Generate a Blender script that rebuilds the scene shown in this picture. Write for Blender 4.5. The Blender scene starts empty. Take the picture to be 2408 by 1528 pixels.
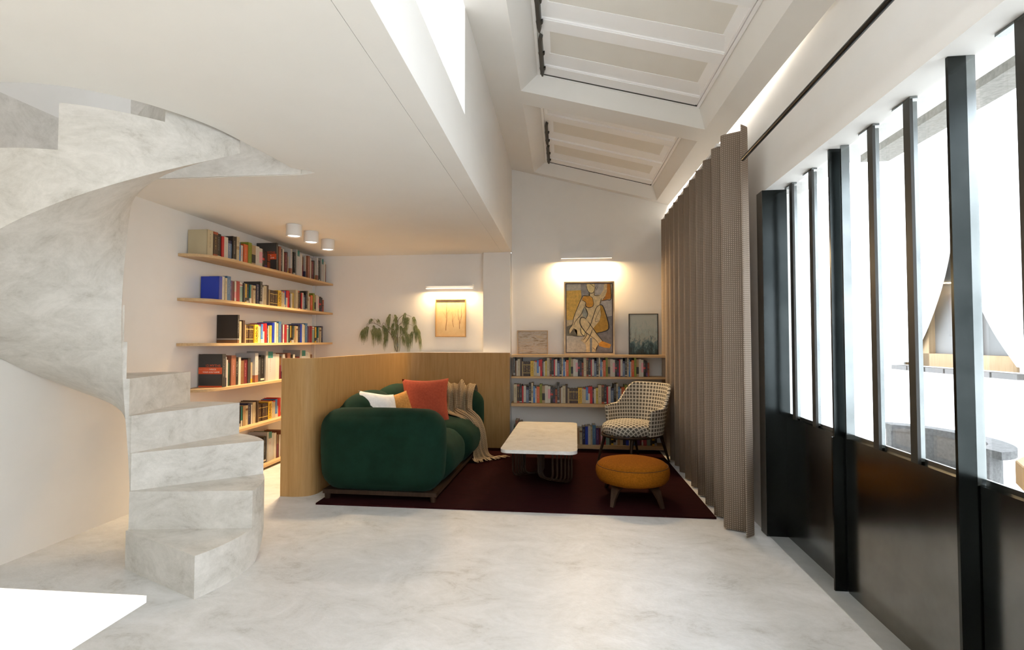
import bpy, bmesh, math, random
from mathutils import Vector, Matrix
random.seed(7)
S = bpy.context.scene
COL = S.collection
R = math.radians
PI = math.pi

# ------------------------------------------------------------------ materials
def nodes(name):
    m = bpy.data.materials.new(name); m.use_nodes = True
    nt = m.node_tree; b = nt.nodes['Principled BSDF']
    return m, nt, b
def N(nt, t, **kw):
    n = nt.nodes.new(t)
    for k, v in kw.items():
        if k.startswith('i_'): n.inputs[k[2:].replace('_', ' ')].default_value = v
        else: setattr(n, k, v)
    return n
def L(nt, a, b): nt.links.new(a, b)
def c4(c): return (c[0], c[1], c[2], 1.0)
_plain = {}
def plain(name, col, rough=.6, metal=0., **kw):
    if name in _plain: return _plain[name]
    m, nt, b = nodes(name)
    b.inputs['Base Color'].default_value = c4(col)
    b.inputs['Roughness'].default_value = rough
    b.inputs['Metallic'].default_value = metal
    for k, v in kw.items(): b.inputs[k.replace('_', ' ')].default_value = v
    _plain[name] = m
    return m
def noisy(name, c1, c2, scale=(1, 1, 1), nscale=5., detail=8., rough=.7, lo=.35, hi=.65, bump=0., bscale=60., metal=0., dist=0., **kw):
    m, nt, b = nodes(name)
    tc = N(nt, 'ShaderNodeTexCoord'); mp = N(nt, 'ShaderNodeMapping'); mp.inputs['Scale'].default_value = scale
    L(nt, tc.outputs['Object'], mp.inputs['Vector'])
    no = N(nt, 'ShaderNodeTexNoise'); no.inputs['Scale'].default_value = nscale; no.inputs['Detail'].default_value = detail
    no.inputs['Roughness'].default_value = .65; no.inputs['Distortion'].default_value = dist
    L(nt, mp.outputs[0], no.inputs['Vector'])
    cr = N(nt, 'ShaderNodeValToRGB'); cr.color_ramp.elements[0].position = lo; cr.color_ramp.elements[1].position = hi
    cr.color_ramp.elements[0].color = c4(c1); cr.color_ramp.elements[1].color = c4(c2)
    L(nt, no.outputs['Fac'], cr.inputs['Fac']); L(nt, cr.outputs[0], b.inputs['Base Color'])
    b.inputs['Roughness'].default_value = rough; b.inputs['Metallic'].default_value = metal
    if bump:
        n2 = N(nt, 'ShaderNodeTexNoise'); n2.inputs['Scale'].default_value = bscale; n2.inputs['Detail'].default_value = 4
        L(nt, mp.outputs[0], n2.inputs['Vector'])
        bp = N(nt, 'ShaderNodeBump'); bp.inputs['Strength'].default_value = bump; bp.inputs['Distance'].default_value = .004
        L(nt, n2.outputs['Fac'], bp.inputs['Height']); L(nt, bp.outputs[0], b.inputs['Normal'])
    for k, v in kw.items(): b.inputs[k.replace('_', ' ')].default_value = v
    return m
def concrete(name, dark, mid, light, sc=1.0, rough=.6):
    # pale cement plaster: broad clouds, streaky veins and a fine grain
    m, nt, b = nodes(name)
    tc = N(nt, 'ShaderNodeTexCoord')
    mp = N(nt, 'ShaderNodeMapping'); mp.inputs['Scale'].default_value = (sc, sc * 1.5, sc * 1.8); mp.inputs['Rotation'].default_value = (.3, .2, .5)
    L(nt, tc.outputs['Object'], mp.inputs[0])
    n1 = N(nt, 'ShaderNodeTexNoise', i_Scale=3.4, i_Detail=11., i_Roughness=.74, i_Distortion=.7); L(nt, mp.outputs[0], n1.inputs['Vector'])
    n2 = N(nt, 'ShaderNodeTexNoise', i_Scale=15., i_Detail=12., i_Roughness=.82, i_Distortion=.8); L(nt, mp.outputs[0], n2.inputs['Vector'])
    cr = N(nt, 'ShaderNodeValToRGB'); e = cr.color_ramp.elements
    e[0].position = .32; e[0].color = c4(dark); e[1].position = .60; e[1].color = c4(light)
    k = e.new(.45); k.color = c4(mid)
    mx = N(nt, 'ShaderNodeMix'); mx.inputs[0].default_value = .32
    L(nt, n1.outputs['Fac'], mx.inputs[2]); L(nt, n2.outputs['Fac'], mx.inputs[3])
    L(nt, mx.outputs[0], cr.inputs[0]); L(nt, cr.outputs[0], b.inputs['Base Color'])
    n3 = N(nt, 'ShaderNodeTexNoise', i_Scale=70., i_Detail=5.); L(nt, mp.outputs[0], n3.inputs['Vector'])
    bp = N(nt, 'ShaderNodeBump'); bp.inputs['Strength'].default_value = .3; bp.inputs['Distance'].default_value = .003
    L(nt, n3.outputs['Fac'], bp.inputs['Height']); L(nt, bp.outputs[0], b.inputs['Normal'])
    b.inputs['Roughness'].default_value = rough
    return m
def wood(name, c1, c2, axis='z', rough=.5, sc=1.):
    st = {'z': (30, 30, 1.6), 'x': (1.6, 30, 30), 'y': (30, 1.6, 30)}[axis]
    return noisy(name, c1, c2, scale=tuple(s * sc for s in st), nscale=1.6, detail=6, rough=rough, lo=.3, hi=.7, dist=.6, Specular_IOR_Level=.22)
def emit(name, col, st):
    m = bpy.data.materials.new(name); m.use_nodes = True; nt = m.node_tree; nt.nodes.clear()
    e = N(nt, 'ShaderNodeEmission'); e.inputs[0].default_value = c4(col); e.inputs[1].default_value = st
    o = N(nt, 'ShaderNodeOutputMaterial'); L(nt, e.outputs[0], o.inputs[0])
    return m
def clear_glass(name, tint=(.97, .98, .98), refl=1.0):
    m = bpy.data.materials.new(name); m.use_nodes = True; nt = m.node_tree; nt.nodes.clear()
    t = N(nt, 'ShaderNodeBsdfTransparent'); t.inputs[0].default_value = c4(tint)
    g = N(nt, 'ShaderNodeBsdfGlossy'); g.inputs['Roughness'].default_value = .02
    f = N(nt, 'ShaderNodeFresnel'); ge = N(nt, 'ShaderNodeNewGeometry')      # the same reflectance from either side of the pane
    io = N(nt, 'ShaderNodeMath', operation='MULTIPLY_ADD'); io.inputs[1].default_value = 1 / 1.45 - 1.45; io.inputs[2].default_value = 1.45
    L(nt, ge.outputs['Backfacing'], io.inputs[0]); L(nt, io.outputs[0], f.inputs[0])
    mu = N(nt, 'ShaderNodeMath', operation='MULTIPLY'); mu.inputs[1].default_value = refl
    L(nt, f.outputs[0], mu.inputs[0])
    x = N(nt, 'ShaderNodeMixShader'); L(nt, mu.outputs[0], x.inputs[0]); L(nt, t.outputs[0], x.inputs[1]); L(nt, g.outputs[0], x.inputs[2])
    o = N(nt, 'ShaderNodeOutputMaterial'); L(nt, x.outputs[0], o.inputs[0])
    return m
def weave(name, dark, light, cu, cv, thr=.5, mode='grid', mid=None):
    # woven cloth in UV metres: cells cu x cv
    m, nt, b = nodes(name)
    tc = N(nt, 'ShaderNodeTexCoord'); sp = N(nt, 'ShaderNodeSeparateXYZ'); L(nt, tc.outputs['UV'], sp.inputs[0])
    no = N(nt, 'ShaderNodeTexNoise', i_Scale=160., i_Detail=3.); L(nt, tc.outputs['UV'], no.inputs['Vector'])
    def wave(sock, cell, amp):
        a = N(nt, 'ShaderNodeMath', operation='MULTIPLY_ADD'); a.inputs[1].default_value = 2 * PI / cell
        nn = N(nt, 'ShaderNodeMath', operation='MULTIPLY'); nn.inputs[1].default_value = amp; L(nt, no.outputs['Fac'], nn.inputs[0])
        L(nt, sock, a.inputs[0]); L(nt, nn.outputs[0], a.inputs[2])
        s = N(nt, 'ShaderNodeMath', operation='SINE'); L(nt, a.outputs[0], s.inputs[0])
        h = N(nt, 'ShaderNodeMath', operation='MULTIPLY_ADD'); h.inputs[1].default_value = .5; h.inputs[2].default_value = .5; L(nt, s.outputs[0], h.inputs[0])
        return h.outputs[0]
    na = .3 if mode == 'tweed' else 1.0
    a = wave(sp.outputs[0], cu, na); d = wave(sp.outputs[1], cv, na)
    op = N(nt, 'ShaderNodeMath', operation='MULTIPLY' if mode == 'dots' else 'MAXIMUM'); L(nt, a, op.inputs[0]); L(nt, d, op.inputs[1])
    src = op.outputs[0]
    if mode == 'tweed':
        n2 = N(nt, 'ShaderNodeTexNoise', i_Scale=230., i_Detail=2.); L(nt, tc.outputs['UV'], n2.inputs['Vector'])
        ad = N(nt, 'ShaderNodeMath', operation='MULTIPLY_ADD'); ad.inputs[1].default_value = .9; L(nt, n2.outputs['Fac'], ad.inputs[0]); ad.inputs[2].default_value = -.45
        a2 = N(nt, 'ShaderNodeMath', operation='ADD'); L(nt, src, a2.inputs[0]); L(nt, ad.outputs[0], a2.inputs[1]); src = a2.outputs[0]
    cr = N(nt, 'ShaderNodeValToRGB'); e = cr.color_ramp.elements
    e[0].position = thr - .13; e[0].color = c4(dark); e[1].position = thr + .13; e[1].color = c4(light)
    if mid:
        k = e.new(thr); k.color = c4(mid)
    L(nt, src, cr.inputs[0]); L(nt, cr.outputs[0], b.inputs['Base Color'])
    b.inputs['Roughness'].default_value = .9
    bp = N(nt, 'ShaderNodeBump'); bp.inputs['Strength'].default_value = .3; bp.inputs['Distance'].default_value = .002
    L(nt, src, bp.inputs['Height']); L(nt, bp.outputs[0], b.inputs['Normal'])
    return m

M = {}
M['plaster'] = noisy('white_plaster', (.755, .735, .70), (.775, .755, .72), nscale=3, detail=3, rough=.85)
M['ceil'] = noisy('ceiling_paint', (.77, .75, .71), (.785, .765, .725), nscale=3, detail=2, rough=.9)
M['concrete'] = concrete('stair_cement', (.38, .345, .295), (.58, .555, .505), (.71, .68, .63), 1.0, .62)
M['floor'] = concrete('floor_cement', (.42, .405, .37), (.64, .64, .625), (.75, .75, .745), .9, .42)
M['oak'] = wood('oak_upright', (.355, .20, .07), (.455, .275, .112), 'z', .5)
M['oak_y'] = wood('oak_along', (.46, .30, .15), (.60, .42, .23), 'y', .5)
M['oak_x'] = wood('oak_across', (.46, .30, .15), (.60, .42, .23), 'x', .5)
M['oak_pale'] = wood('oak_pale', (.62, .42, .22), (.72, .52, .30), 'z', .45)
M['walnut'] = wood('dark_walnut', (.022, .011, .006), (.046, .025, .014), 'z', .45)
M['velvet'] = noisy('green_velvet', (.0034, .0165, .009), (.0055, .025, .0145), nscale=9, detail=6, rough=.85, bump=.25, bscale=400, Specular_IOR_Level=.12, Sheen_Weight=.06, Sheen_Roughness=.5)
M['velvet'].node_tree.nodes['Principled BSDF'].inputs['Sheen Tint'].default_value = (.25, .5, .4, 1)
M['rug'] = noisy('burgundy_rug', (.016, .0026, .003), (.030, .005, .0055), scale=(2, 40, 2), nscale=3, detail=6, rough=1., bump=.4, bscale=60, Specular_IOR_Level=.08)
M['mustard'] = noisy('mustard_wool', (.20, .063, .003), (.28, .095, .007), nscale=90, detail=4, rough=.95, bump=.3, bscale=300, Specular_IOR_Level=.08)
M['ochre'] = noisy('ochre_velvet', (.32, .14, .025), (.45, .22, .05), nscale=60, detail=4, rough=.9)
M['rust'] = noisy('rust_cotton', (.27, .038, .013), (.33, .052, .019), nscale=50, detail=4, rough=.9, bump=.2, bscale=300)
M['white_cotton'] = noisy('white_cotton', (.66, .65, .64), (.76, .75, .74), nscale=30, detail=4, rough=.9, bump=.3, bscale=90)
M['knit'] = weave('beige_knit', (.09, .06, .032), (.53, .40, .245), .014, .010, .34, 'dots', (.36, .265, .155))
M['curtain'] = weave('curtain_weave', (.26, .20, .155), (.80, .70, .585), .0125, .0125, .55, 'dots', (.47, .385, .315))
_nt = M['curtain'].node_tree; _b = _nt.nodes['Principled BSDF']; _o = _nt.nodes['Material Output']
_tr = N(_nt, 'ShaderNodeBsdfTranslucent'); _tr.inputs[0].default_value = (.62, .54, .45, 1); _mx = N(_nt, 'ShaderNodeMixShader'); _mx.inputs[0].default_value = .3
L(_nt, _b.outputs[0], _mx.inputs[1]); L(_nt, _tr.outputs[0], _mx.inputs[2]); L(_nt, _mx.outputs[0], _o.inputs[0])
M['tweed'] = weave('tweed', (.11, .10, .083), (.64, .60, .51), .036, .036, .78, 'tweed', (.31, .285, .24))
M['marble'] = concrete('table_marble', (.34, .32, .275), (.60, .585, .545), (.72, .71, .68), 2.0, .35)
M['metal_black'] = noisy('blackened_steel', (.15, .155, .15), (.23, .235, .228), nscale=2.5, detail=5, rough=.2, metal=1., lo=.3, hi=.7)
M['metal_mid'] = noisy('brushed_steel', (.17, .185, .185), (.32, .34, .34), nscale=2, detail=3, rough=.22, metal=1., lo=.3, hi=.7)
M['metal_dark'] = noisy('brown_steel', (.075, .068, .056), (.11, .10, .085), nscale=2, detail=3, rough=.4, metal=.1)
M['metal_slate'] = noisy('slate_steel', (.016, .019, .0185), (.045, .05, .049), nscale=1.6, detail=4, rough=.22, metal=1., lo=.3, hi=.7)
M['rod'] = plain('rod_black', (.02, .02, .02), .25, .6)
M['glass'] = clear_glass('window_glass')
M['vase_glass'] = clear_glass('vase_glass', (.93, .95, .94), 1.6)
M['sky_frame'] = plain('white_lacquer', (.90, .895, .885), .4)
M['blind'] = noisy('beige_blind', (.76, .73, .665), (.78, .75, .685), nscale=4, detail=2, rough=.9)
M['hinge'] = plain('hinge_grey', (.055, .052, .045), .5, .3)
M['lamp_white'] = plain('lamp_white', (.74, .73, .71), .45)
M['lamp_glow'] = emit('lamp_glow', (1., .86, .66), 3.)
M['spot_glow'] = emit('spot_glow', (1., .95, .88), 2.4)
M['cove_glow'] = emit('cove_glow', (1., .95, .88), 28.)
M['table_white'] = noisy('white_ash', (.80, .79, .76), (.86, .85, .82), scale=(2, 20, 2), nscale=2, detail=4, rough=.35)
M['threshold'] = noisy('threshold_stone', (.30, .31, .30), (.40, .41, .40), nscale=3, detail=6, rough=.4)
M['outside_white'] = noisy('white_render', (.80, .80, .78), (.86, .86, .84), nscale=20, detail=6, rough=.95)
M['outside_beam'] = noisy('rough_cement', (.19, .18, .16), (.28, .265, .24), nscale=40, detail=5, rough=.95)
M['outside_grey'] = noisy('grey_wicker', (.11, .11, .11), (.16, .16, .16), nscale=50, detail=3, rough=.9)
M['page'] = plain('book_pages', (.50, .43, .31), .9)
M['frame_gold'] = noisy('bronze_frame', (.30, .18, .09), (.45, .29, .15), nscale=6, detail=3, rough=.28, metal=.8)
M['frame_maroon'] = plain('frame_maroon', (.035, .008, .008), .4)
M['frame_black'] = plain('frame_black', (.015, .013, .012), .4)
M['stem'] = plain('stem_brown', (.10, .055, .03), .7)
M['leaf'] = noisy('leaf_green', (.10, .13, .045), (.24, .25, .10), nscale=14, detail=3, rough=.7)

# ------------------------------------------------------------------ mesh helpers
def obj(name, bm, mat, parent=None, smooth=None, loc=None):
    bmesh.ops.recalc_face_normals(bm, faces=bm.faces)
    me = bpy.data.meshes.new(name); bm.to_mesh(me); bm.free()
    for m in (mat if isinstance(mat, (list, tuple)) else [mat]): me.materials.append(m)
    if smooth is not None:
        for p in me.polygons: p.use_smooth = True
        if smooth < 180: me.set_sharp_from_angle(angle=R(smooth))
    o = bpy.data.objects.new(name, me); COL.objects.link(o)
    if parent: o.parent = parent
    if loc: o.location = loc
    return o
def tag(o, label, cat, group=None):
    o['label'] = label; o['category'] = cat
    if group: o['group'] = group
    return o
def thing(name, label, cat, loc=(0, 0, 0), rz=0., group=None):
    o = bpy.data.objects.new(name, None); COL.objects.link(o); o.location = loc; o.rotation_euler = (0, 0, rz)
    o.empty_display_size = .1
    return tag(o, label, cat, group)
def struct(name, bm, mat, parent=None, smooth=None):
    o = obj(name, bm, mat, parent, smooth); o['kind'] = 'structure'; return o
def BM(): return bmesh.new()
def box(bm, x0, x1, y0, y1, z0, z1, f=None, mi=0):
    P = [(x, y, z) for z in (z0, z1) for y in (y0, y1) for x in (x0, x1)]
    vs = [bm.verts.new(f(*p) if f else p) for p in P]
    for q in ((0, 1, 3, 2), (4, 6, 7, 5), (0, 4, 5, 1), (1, 5, 7, 3), (3, 7, 6, 2), (2, 6, 4, 0)):
        fc = bm.faces.new([vs[i] for i in q]); fc.material_index = mi
    return bm
def bx(*a, f=None): return box(BM(), *a, f=f)
def bevel(bm, w, seg=2):
    bmesh.ops.bevel(bm, geom=[e for e in bm.edges if e.calc_face_angle(0) > .5], offset=w, segments=seg, affect='EDGES', profile=.5)
    return bm
def prism(bm, pts, z0, z1, f=None, mi=0):
    a = [bm.verts.new(f(x, y, z0) if f else (x, y, z0)) for x, y in pts]
    b = [bm.verts.new(f(x, y, z1) if f else (x, y, z1)) for x, y in pts]
    n = len(pts)
    fs = [bm.faces.new(a[::-1]), bm.faces.new(b)]
    for i in range(n): fs.append(bm.faces.new((a[i], a[(i + 1) % n], b[(i + 1) % n], b[i])))
    for q in fs: q.material_index = mi
    return bm
def grid(bm, rows, uv=None, closed=False):
    vs = [[bm.verts.new(p) for p in r] for r in rows]
    lay = bm.loops.layers.uv.verify() if uv else None
    for i in range(len(rows) - 1):
        n = len(rows[0])
        for j in range(n if closed else n - 1):
            k = (j + 1) % n
            fc = bm.faces.new((vs[i][j], vs[i][k], vs[i + 1][k], vs[i + 1][j]))
            if uv:
                cs = ((i, j), (i, j + 1), (i + 1, j + 1), (i + 1, j))
                for lp, (a, b) in zip(fc.loops, cs): lp[lay].uv = uv(a, b)
    return vs
def tube(bm, pts, r, n=8, r2=None, cap=True):
    pts = [Vector(p) for p in pts]; m = len(pts); rings = []
    t0 = (pts[1] - pts[0]).normalized(); a = t0.orthogonal().normalized()
    for i, p in enumerate(pts):
        t = (pts[min(i + 1, m - 1)] - pts[max(i - 1, 0)]).normalized()
        a = (a - t * a.dot(t)).normalized(); b = t.cross(a)
        rr = r if r2 is None else r + (r2 - r) * i / (m - 1)
        rings.append([p + (a * math.cos(2 * PI * k / n) + b * math.sin(2 * PI * k / n)) * rr for k in range(n)])
    vs = grid(bm, rings, closed=True)
    if cap: bm.faces.new(vs[0][::-1]); bm.faces.new(vs[-1])
    return bm
def lathe(bm, prof, n=40, cx=0, cy=0):
    rings = [[(cx + r * math.cos(2 * PI * k / n), cy + r * math.sin(2 * PI * k / n), z) for k in range(n)] for r, z in prof]
    vs = grid(bm, rings, closed=True)
    if prof[0][0] > 1e-4: bm.faces.new(vs[0][::-1])
    if prof[-1][0] > 1e-4: bm.faces.new(vs[-1])
    bmesh.ops.remove_doubles(bm, verts=bm.verts, dist=1e-5)
    return bm
def softbox(cx, cy, cz, sx, sy, sz, r, bulge=(0, 0, 0), n=14, f=None):
    # cushion block: cube grid pushed to a rounded box, faces bulging
    bm = BM(); h = (sx / 2, sy / 2, sz / 2)
    bmesh.ops.create_cube(bm, size=2)
    bmesh.ops.subdivide_edges(bm, edges=bm.edges, cuts=n, use_grid_fill=True)
    for v in bm.verts:
        q = [max(-1, min(1, c)) for c in v.co]
        q = [math.sin(c * PI / 2) * .35 + c * .65 for c in q]
        p = [q[i] * h[i] for i in range(3)]
        core = Vector([max(-(h[i] - r), min(h[i] - r, p[i])) for i in range(3)])
        d = Vector(p) - core
        p = core + d.normalized() * r if d.length > 1e-6 else Vector(p)
        for i in range(3):
            j, k = (i + 1) % 3, (i + 2) % 3
            p[i] += bulge[i] * q[i] * (1 - q[j] ** 2) * (1 - q[k] ** 2)
        if f: p = f(p, q)
        v.co = Vector((cx, cy, cz)) + p
    return bm
def pillow(w, h, t, n=18, pinch=.10):
    bm = BM(); rows = {1: [], -1: []}
    for s in (1, -1):
        for i in range(n + 1):
            r = []
            for j in range(n + 1):
                x, y = -1 + 2 * j / n, -1 + 2 * i / n
                px = x * (1 - pinch * (1 - y * y)) * w / 2; py = y * (1 - pinch * (1 - x * x)) * h / 2
                z = s * t / 2 * ((1 - x ** 4) * (1 - y ** 4)) ** .55
                z += .006 * math.sin(5 * x + 3 * y) * (1 - x * x) * (1 - y * y)
                r.append((px, py, z))
            rows[s].append(r)
        grid(bm, rows[s])
    bmesh.ops.remove_doubles(bm, verts=bm.verts, dist=1e-4)
    return bm
def text_mesh(name, body, size, mat, parent, loc, rot, align='CENTER', ext=.0004, sx=1.):
    cu = bpy.data.curves.new(name, 'FONT'); cu.body = body; cu.size = size; cu.align_x = align; cu.align_y = 'CENTER'; cu.extrude = ext
    t = bpy.data.objects.new(name + '_c', cu); COL.objects.link(t)
    dg = bpy.context.evaluated_depsgraph_get()
    me = bpy.data.meshes.new_from_object(t.evaluated_get(dg))
    bpy.data.objects.remove(t); me.materials.clear(); me.materials.append(mat)
    o = bpy.data.objects.new(name, me); COL.objects.link(o); o.parent = parent; o.location = loc; o.rotation_euler = rot; o.scale = (sx, 1, 1)
    return o

# ------------------------------------------------------------------ camera
cam = bpy.data.cameras.new('camera'); cam.sensor_width = 36; cam.lens = 18.0; cam.clip_start = .02
co = bpy.data.objects.new('camera', cam); COL.objects.link(co)
co.location = (0, 0, 1.2)
co.rotation_euler = (PI / 2 + math.atan(37 / 1204), 0, math.atan(116 / 1204))
S.camera = co

# ------------------------------------------------------------------ room shell
XL = -2.99                      # left wall
ZC = 2.221                      # flat ceiling
XW = -.568                      # face of the upper wall over the beam
YB = 5.88
struct('floor', bx(-3.2, 1.7, -3, 6.1, -.1, 0), M['floor'])
struct('wall_left', bx(XL - .15, XL, -3, 6.08, 0, 4.6), M['plaster'])
b = bx(XL, -.9, 5.93, 6.08, 0, 4.6); struct('wall_back', b, M['plaster'])
struct('wall_nook', bx(-.575, 1.75, YB, 6.08, 0, 3.3), M['plaster'])
struct('trim_1', bx(-.9, -.58, 5.85, 6.08, 0, ZC), M['plaster'])
# flat ceiling slab with the stair opening
op = [(XL, 2.985), (-1.587, 2.985), (-1.588, 2.85), (-1.596, 2.716), (-1.618, 2.512), (-1.655, 2.267), (-1.729, 2.095), (-1.82, 1.966), (-1.948, 1.862), (-2.07, 1.812),
      (-2.205, 1.789), (-2.36, 1.79), (-2.55, 1.84), (-2.72, 1.93), (-2.86, 2.06), (-2.95, 2.2), (XL, 2.3)]
def smooth_poly(pts, a, c, k=4):
    out = pts[:a]
    for i in range(a, c):
        p0, p1, p2, p3 = (Vector(pts[max(0, min(len(pts) - 1, i + d))]) for d in (-1, 0, 1, 2))
        for s in range(k):
            t = s / k
            v = .5 * ((2 * p1) + (p2 - p0) * t + (2 * p0 - 5 * p1 + 4 * p2 - p3) * t * t + (3 * p1 - p0 - 3 * p2 + p3) * t ** 3)
            out.append((v.x, v.y))
    return out + pts[c:]
op = smooth_poly(op, 1, 16)
outl = [(XL, -3), (-.686, -3), (-.686, 5.93), (XL, 5.93)]
pts = outl[:3] + [outl[3]] + op      # the opening starts and ends on the wall, so the slab outline is one loop
bm = prism(BM(), pts, ZC, 2.53)
struct('ceiling', bm, M['ceil'])
# beam under the upper wall, a hair-line away from the slab
struct('trim_2', bx(-.684, XW, -3, YB, ZC, 2.545), M['ceil'])
bm = bx(-.696, XW, 2.966, YB, 2.545, 3.3); box(bm, -.696, XW, -3, -.4, 2.545, 3.3)
struct('wall_upper', bm, M['plaster'])
# cement upstand on the upper floor beside the opening
struct('trim_3', bx(-2.74, -1.55, 2.985, 3.07, 2.53, 3.4), M['concrete'])
bm = bx(XL, -1.59, 2.975, 2.985, 2.224, 2.53); struct('trim_4', bm, M['concrete'])
bm = bx(XL, XL + .004, 1.2, 2.975, 2.221, 2.53); struct('trim_7', bm, M['concrete'])

struct('ceiling.002', bx(-3.14, -1.72, -3, 6.08, 4.5, 4.6), M['ceil'])  # upper-floor ceiling, cut short: open strip sized to set the light upstairs
struct('wall_light_baffle', bx(-1.35, -1.25, -3, 6.08, 2.53, 4.6), M['plaster'])  # added wall, keeps the bright clerestory shaft apart from the stair side
struct('wall_front', bx(-3.14, 1.5, -3.15, -3, 0, 4.6), M['plaster'])
# sloping roof with two rooflights (u = height above the lining)
SL = -.2613
def RF(x, y, u): return (x + .25 * u, y, 3.195 + SL * (x - XW) + u)
LIGHTS = [(4.105, 5.80), (2.165, 3.88), (.22, 1.94), (-1.72, 0.)]
X0, X1 = -.305, 1.068
bm = BM()
def quad(bm, *p, mi=0):
    f = bm.faces.new([bm.verts.new(q) for q in p]); f.material_index = mi; return f
ys = [-3.] + [v for a in LIGHTS[::-1] for v in a] + [YB]
quad(bm, RF(XW, -3, 0), RF(X0, -3, 0), RF(X0, YB, 0), RF(XW, YB, 0))
def EX(y): return 1.2075 + (YB - y) * .0062
quad(bm, RF(X1, -3, 0), RF(EX(-3), -3, 0), RF(EX(YB), YB, 0), RF(X1, YB, 0))
for i in range(0, len(ys), 2): quad(bm, RF(X0, ys[i], 0), RF(X1, ys[i], 0), RF(X1, ys[i + 1], 0), RF(X0, ys[i + 1], 0))
IN = []
for (ya, yb) in LIGHTS:
    o = [(X0, ya), (X1, ya), (X1, yb), (X0, yb)]; i = [(-.205, ya + .10), (.985, ya + .10), (.985, yb - .03), (-.205, yb - .03)]
    IN.append((ya + .10, yb - .03))
    for k in range(4):
        a, c = o[k], o[(k + 1) % 4]; d, e = i[k], i[(k + 1) % 4]
        quad(bm, RF(*a, 0), RF(*c, 0), RF(*e, .135), RF(*d, .135))
# outer roof skin round the openings and the drop edge over the light slot
for (xa, xb) in ((-.9, -.22), (1.0, 1.6)): quad(bm, RF(xa, -3, .3), RF(xb, -3, .3), RF(xb, YB + .2, .3), RF(xa, YB + .2, .3))
for i in range(0, len(ys), 2): quad(bm, RF(-.22, ys[i] - .05, .3), RF(1.0, ys[i] - .05, .3), RF(1.0, ys[i + 1] + .1, .3), RF(-.22, ys[i + 1] + .1, .3))
quad(bm, RF(EX(-3), -3, 0), RF(EX(YB), YB, 0), RF(EX(YB) - .02, YB, .1), RF(EX(-3) - .02, -3, .1))
struct('ceiling.001', bm, M['ceil'])

def rooflight(n, yi, blind=True):
    w = bpy.data.objects.new('window_%d' % n, None); COL.objects.link(w); w['kind'] = 'structure'
    ya, yb = yi
    bm = BM()
    box(bm, -.205, -.185, ya, yb, .125, .2, RF); box(bm, .965, .985, ya, yb, .125, .2, RF)
    box(bm, -.185, .965, ya, ya + .02, .125, .2, RF); box(bm, -.185, .965, yb - .02, yb, .125, .2, RF)
    obj('frame', bm, M['sky_frame'], w)
    bm = BM(); prism(bm, [(-.183, 0), (-.15, 0), (-.148, .006), (-.10, .02), (-.183, .02)], ya + .02, yb - .02, lambda x, u, y: RF(x, y, .135 + u))
    obj('stile', bm, M['sky_frame'], w)
    bm = BM(); box(bm, .966, .972, ya + .02, yb - .02, .128, .2, RF); prism(bm, [(.962, 0), (.95, 0), (.948, .006), (.885, .02), (.962, .02)], ya + .02, yb - .02, lambda x, u, y: RF(x, y, .135 + u))
    obj('stile', bm, M['sky_frame'], w)
    obj('gap_shade', bx(-.185, .965, yb - .027, yb - .021, .126, .16, f=RF), M['hinge'], w)  # dark strip painted in for the shaded gap between frame and reveal
    bb = yb - .03; k = 0
    while bb > ya + .1:
        prof = [(bb, .13), (bb, .165), (bb - .262, .165), (bb - .262, .150), (bb - .125, .142), (bb - .123, .134), (bb - .115, .134), (bb - .113, .13)]
        bm = prism(BM(), prof, -.17, .95, lambda y, u, x: RF(x, y, u))
        obj('rail', bm, M['sky_frame'], w)
        if bb - .56 > ya:
            y1, y0 = bb - .005, bb - .52
            bm = BM(); prism(bm, [(-.168, y0), (-.146, y0 + .02), (-.152, y0 + .06), (-.152, y1 - .03), (-.158, y1), (-.168, y1), (-.176, y1 - .05), (-.176, y0 + .05)], .105, .13, RF)
            for yy in (y1 - .1, y1 - .3): prism(bm, [(-.182, yy), (-.14, yy - .02), (-.14, yy + .01), (-.176, yy + .06)], .112, .126, RF)
            obj('hinge_arm', bm, M['hinge'], w)
        bb -= .553; k += 1
    if blind: obj('blind', bx(-.19, .97, ya + .01, yb - .01, .153, .165, f=RF), M['blind'], w)
    else: obj('glass_pane', bx(-.19, .97, ya + .01, yb - .01, .192, .2, f=RF), M['glass'], w)
    return w
rooflight(5, IN[0]); rooflight(6, IN[1]); rooflight(7, IN[2], False); rooflight(8, IN[3], False)

# right wall: s runs along it (+ = away), d outward
TH = .0266
def FW(s, d, z): return (1.272 + s * math.sin(TH) + d * math.cos(TH), 3.41 + s * math.cos(TH) - d * math.sin(TH), z)
bm = bx(0, 2.5, 0, .26, 0, 3.05, f=FW); box(bm, -6.4, 0, 0, .26, 2.14, 3.05, FW); struct('wall_right', bm, M['plaster'])
struct('trim_5', bx(-6.4, 0, 0, .135, -.02, .003, f=FW), M['threshold'])
# cove light tucked into the slot above the right wall
o = obj('cove_light', bx(-6.3, 2.4, -.085, -.01, 2.93, 2.955, f=FW), M['cove_glow'])
tag(o, 'white cove light glowing in the slot between sloped ceiling and right wall', 'light')

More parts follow.
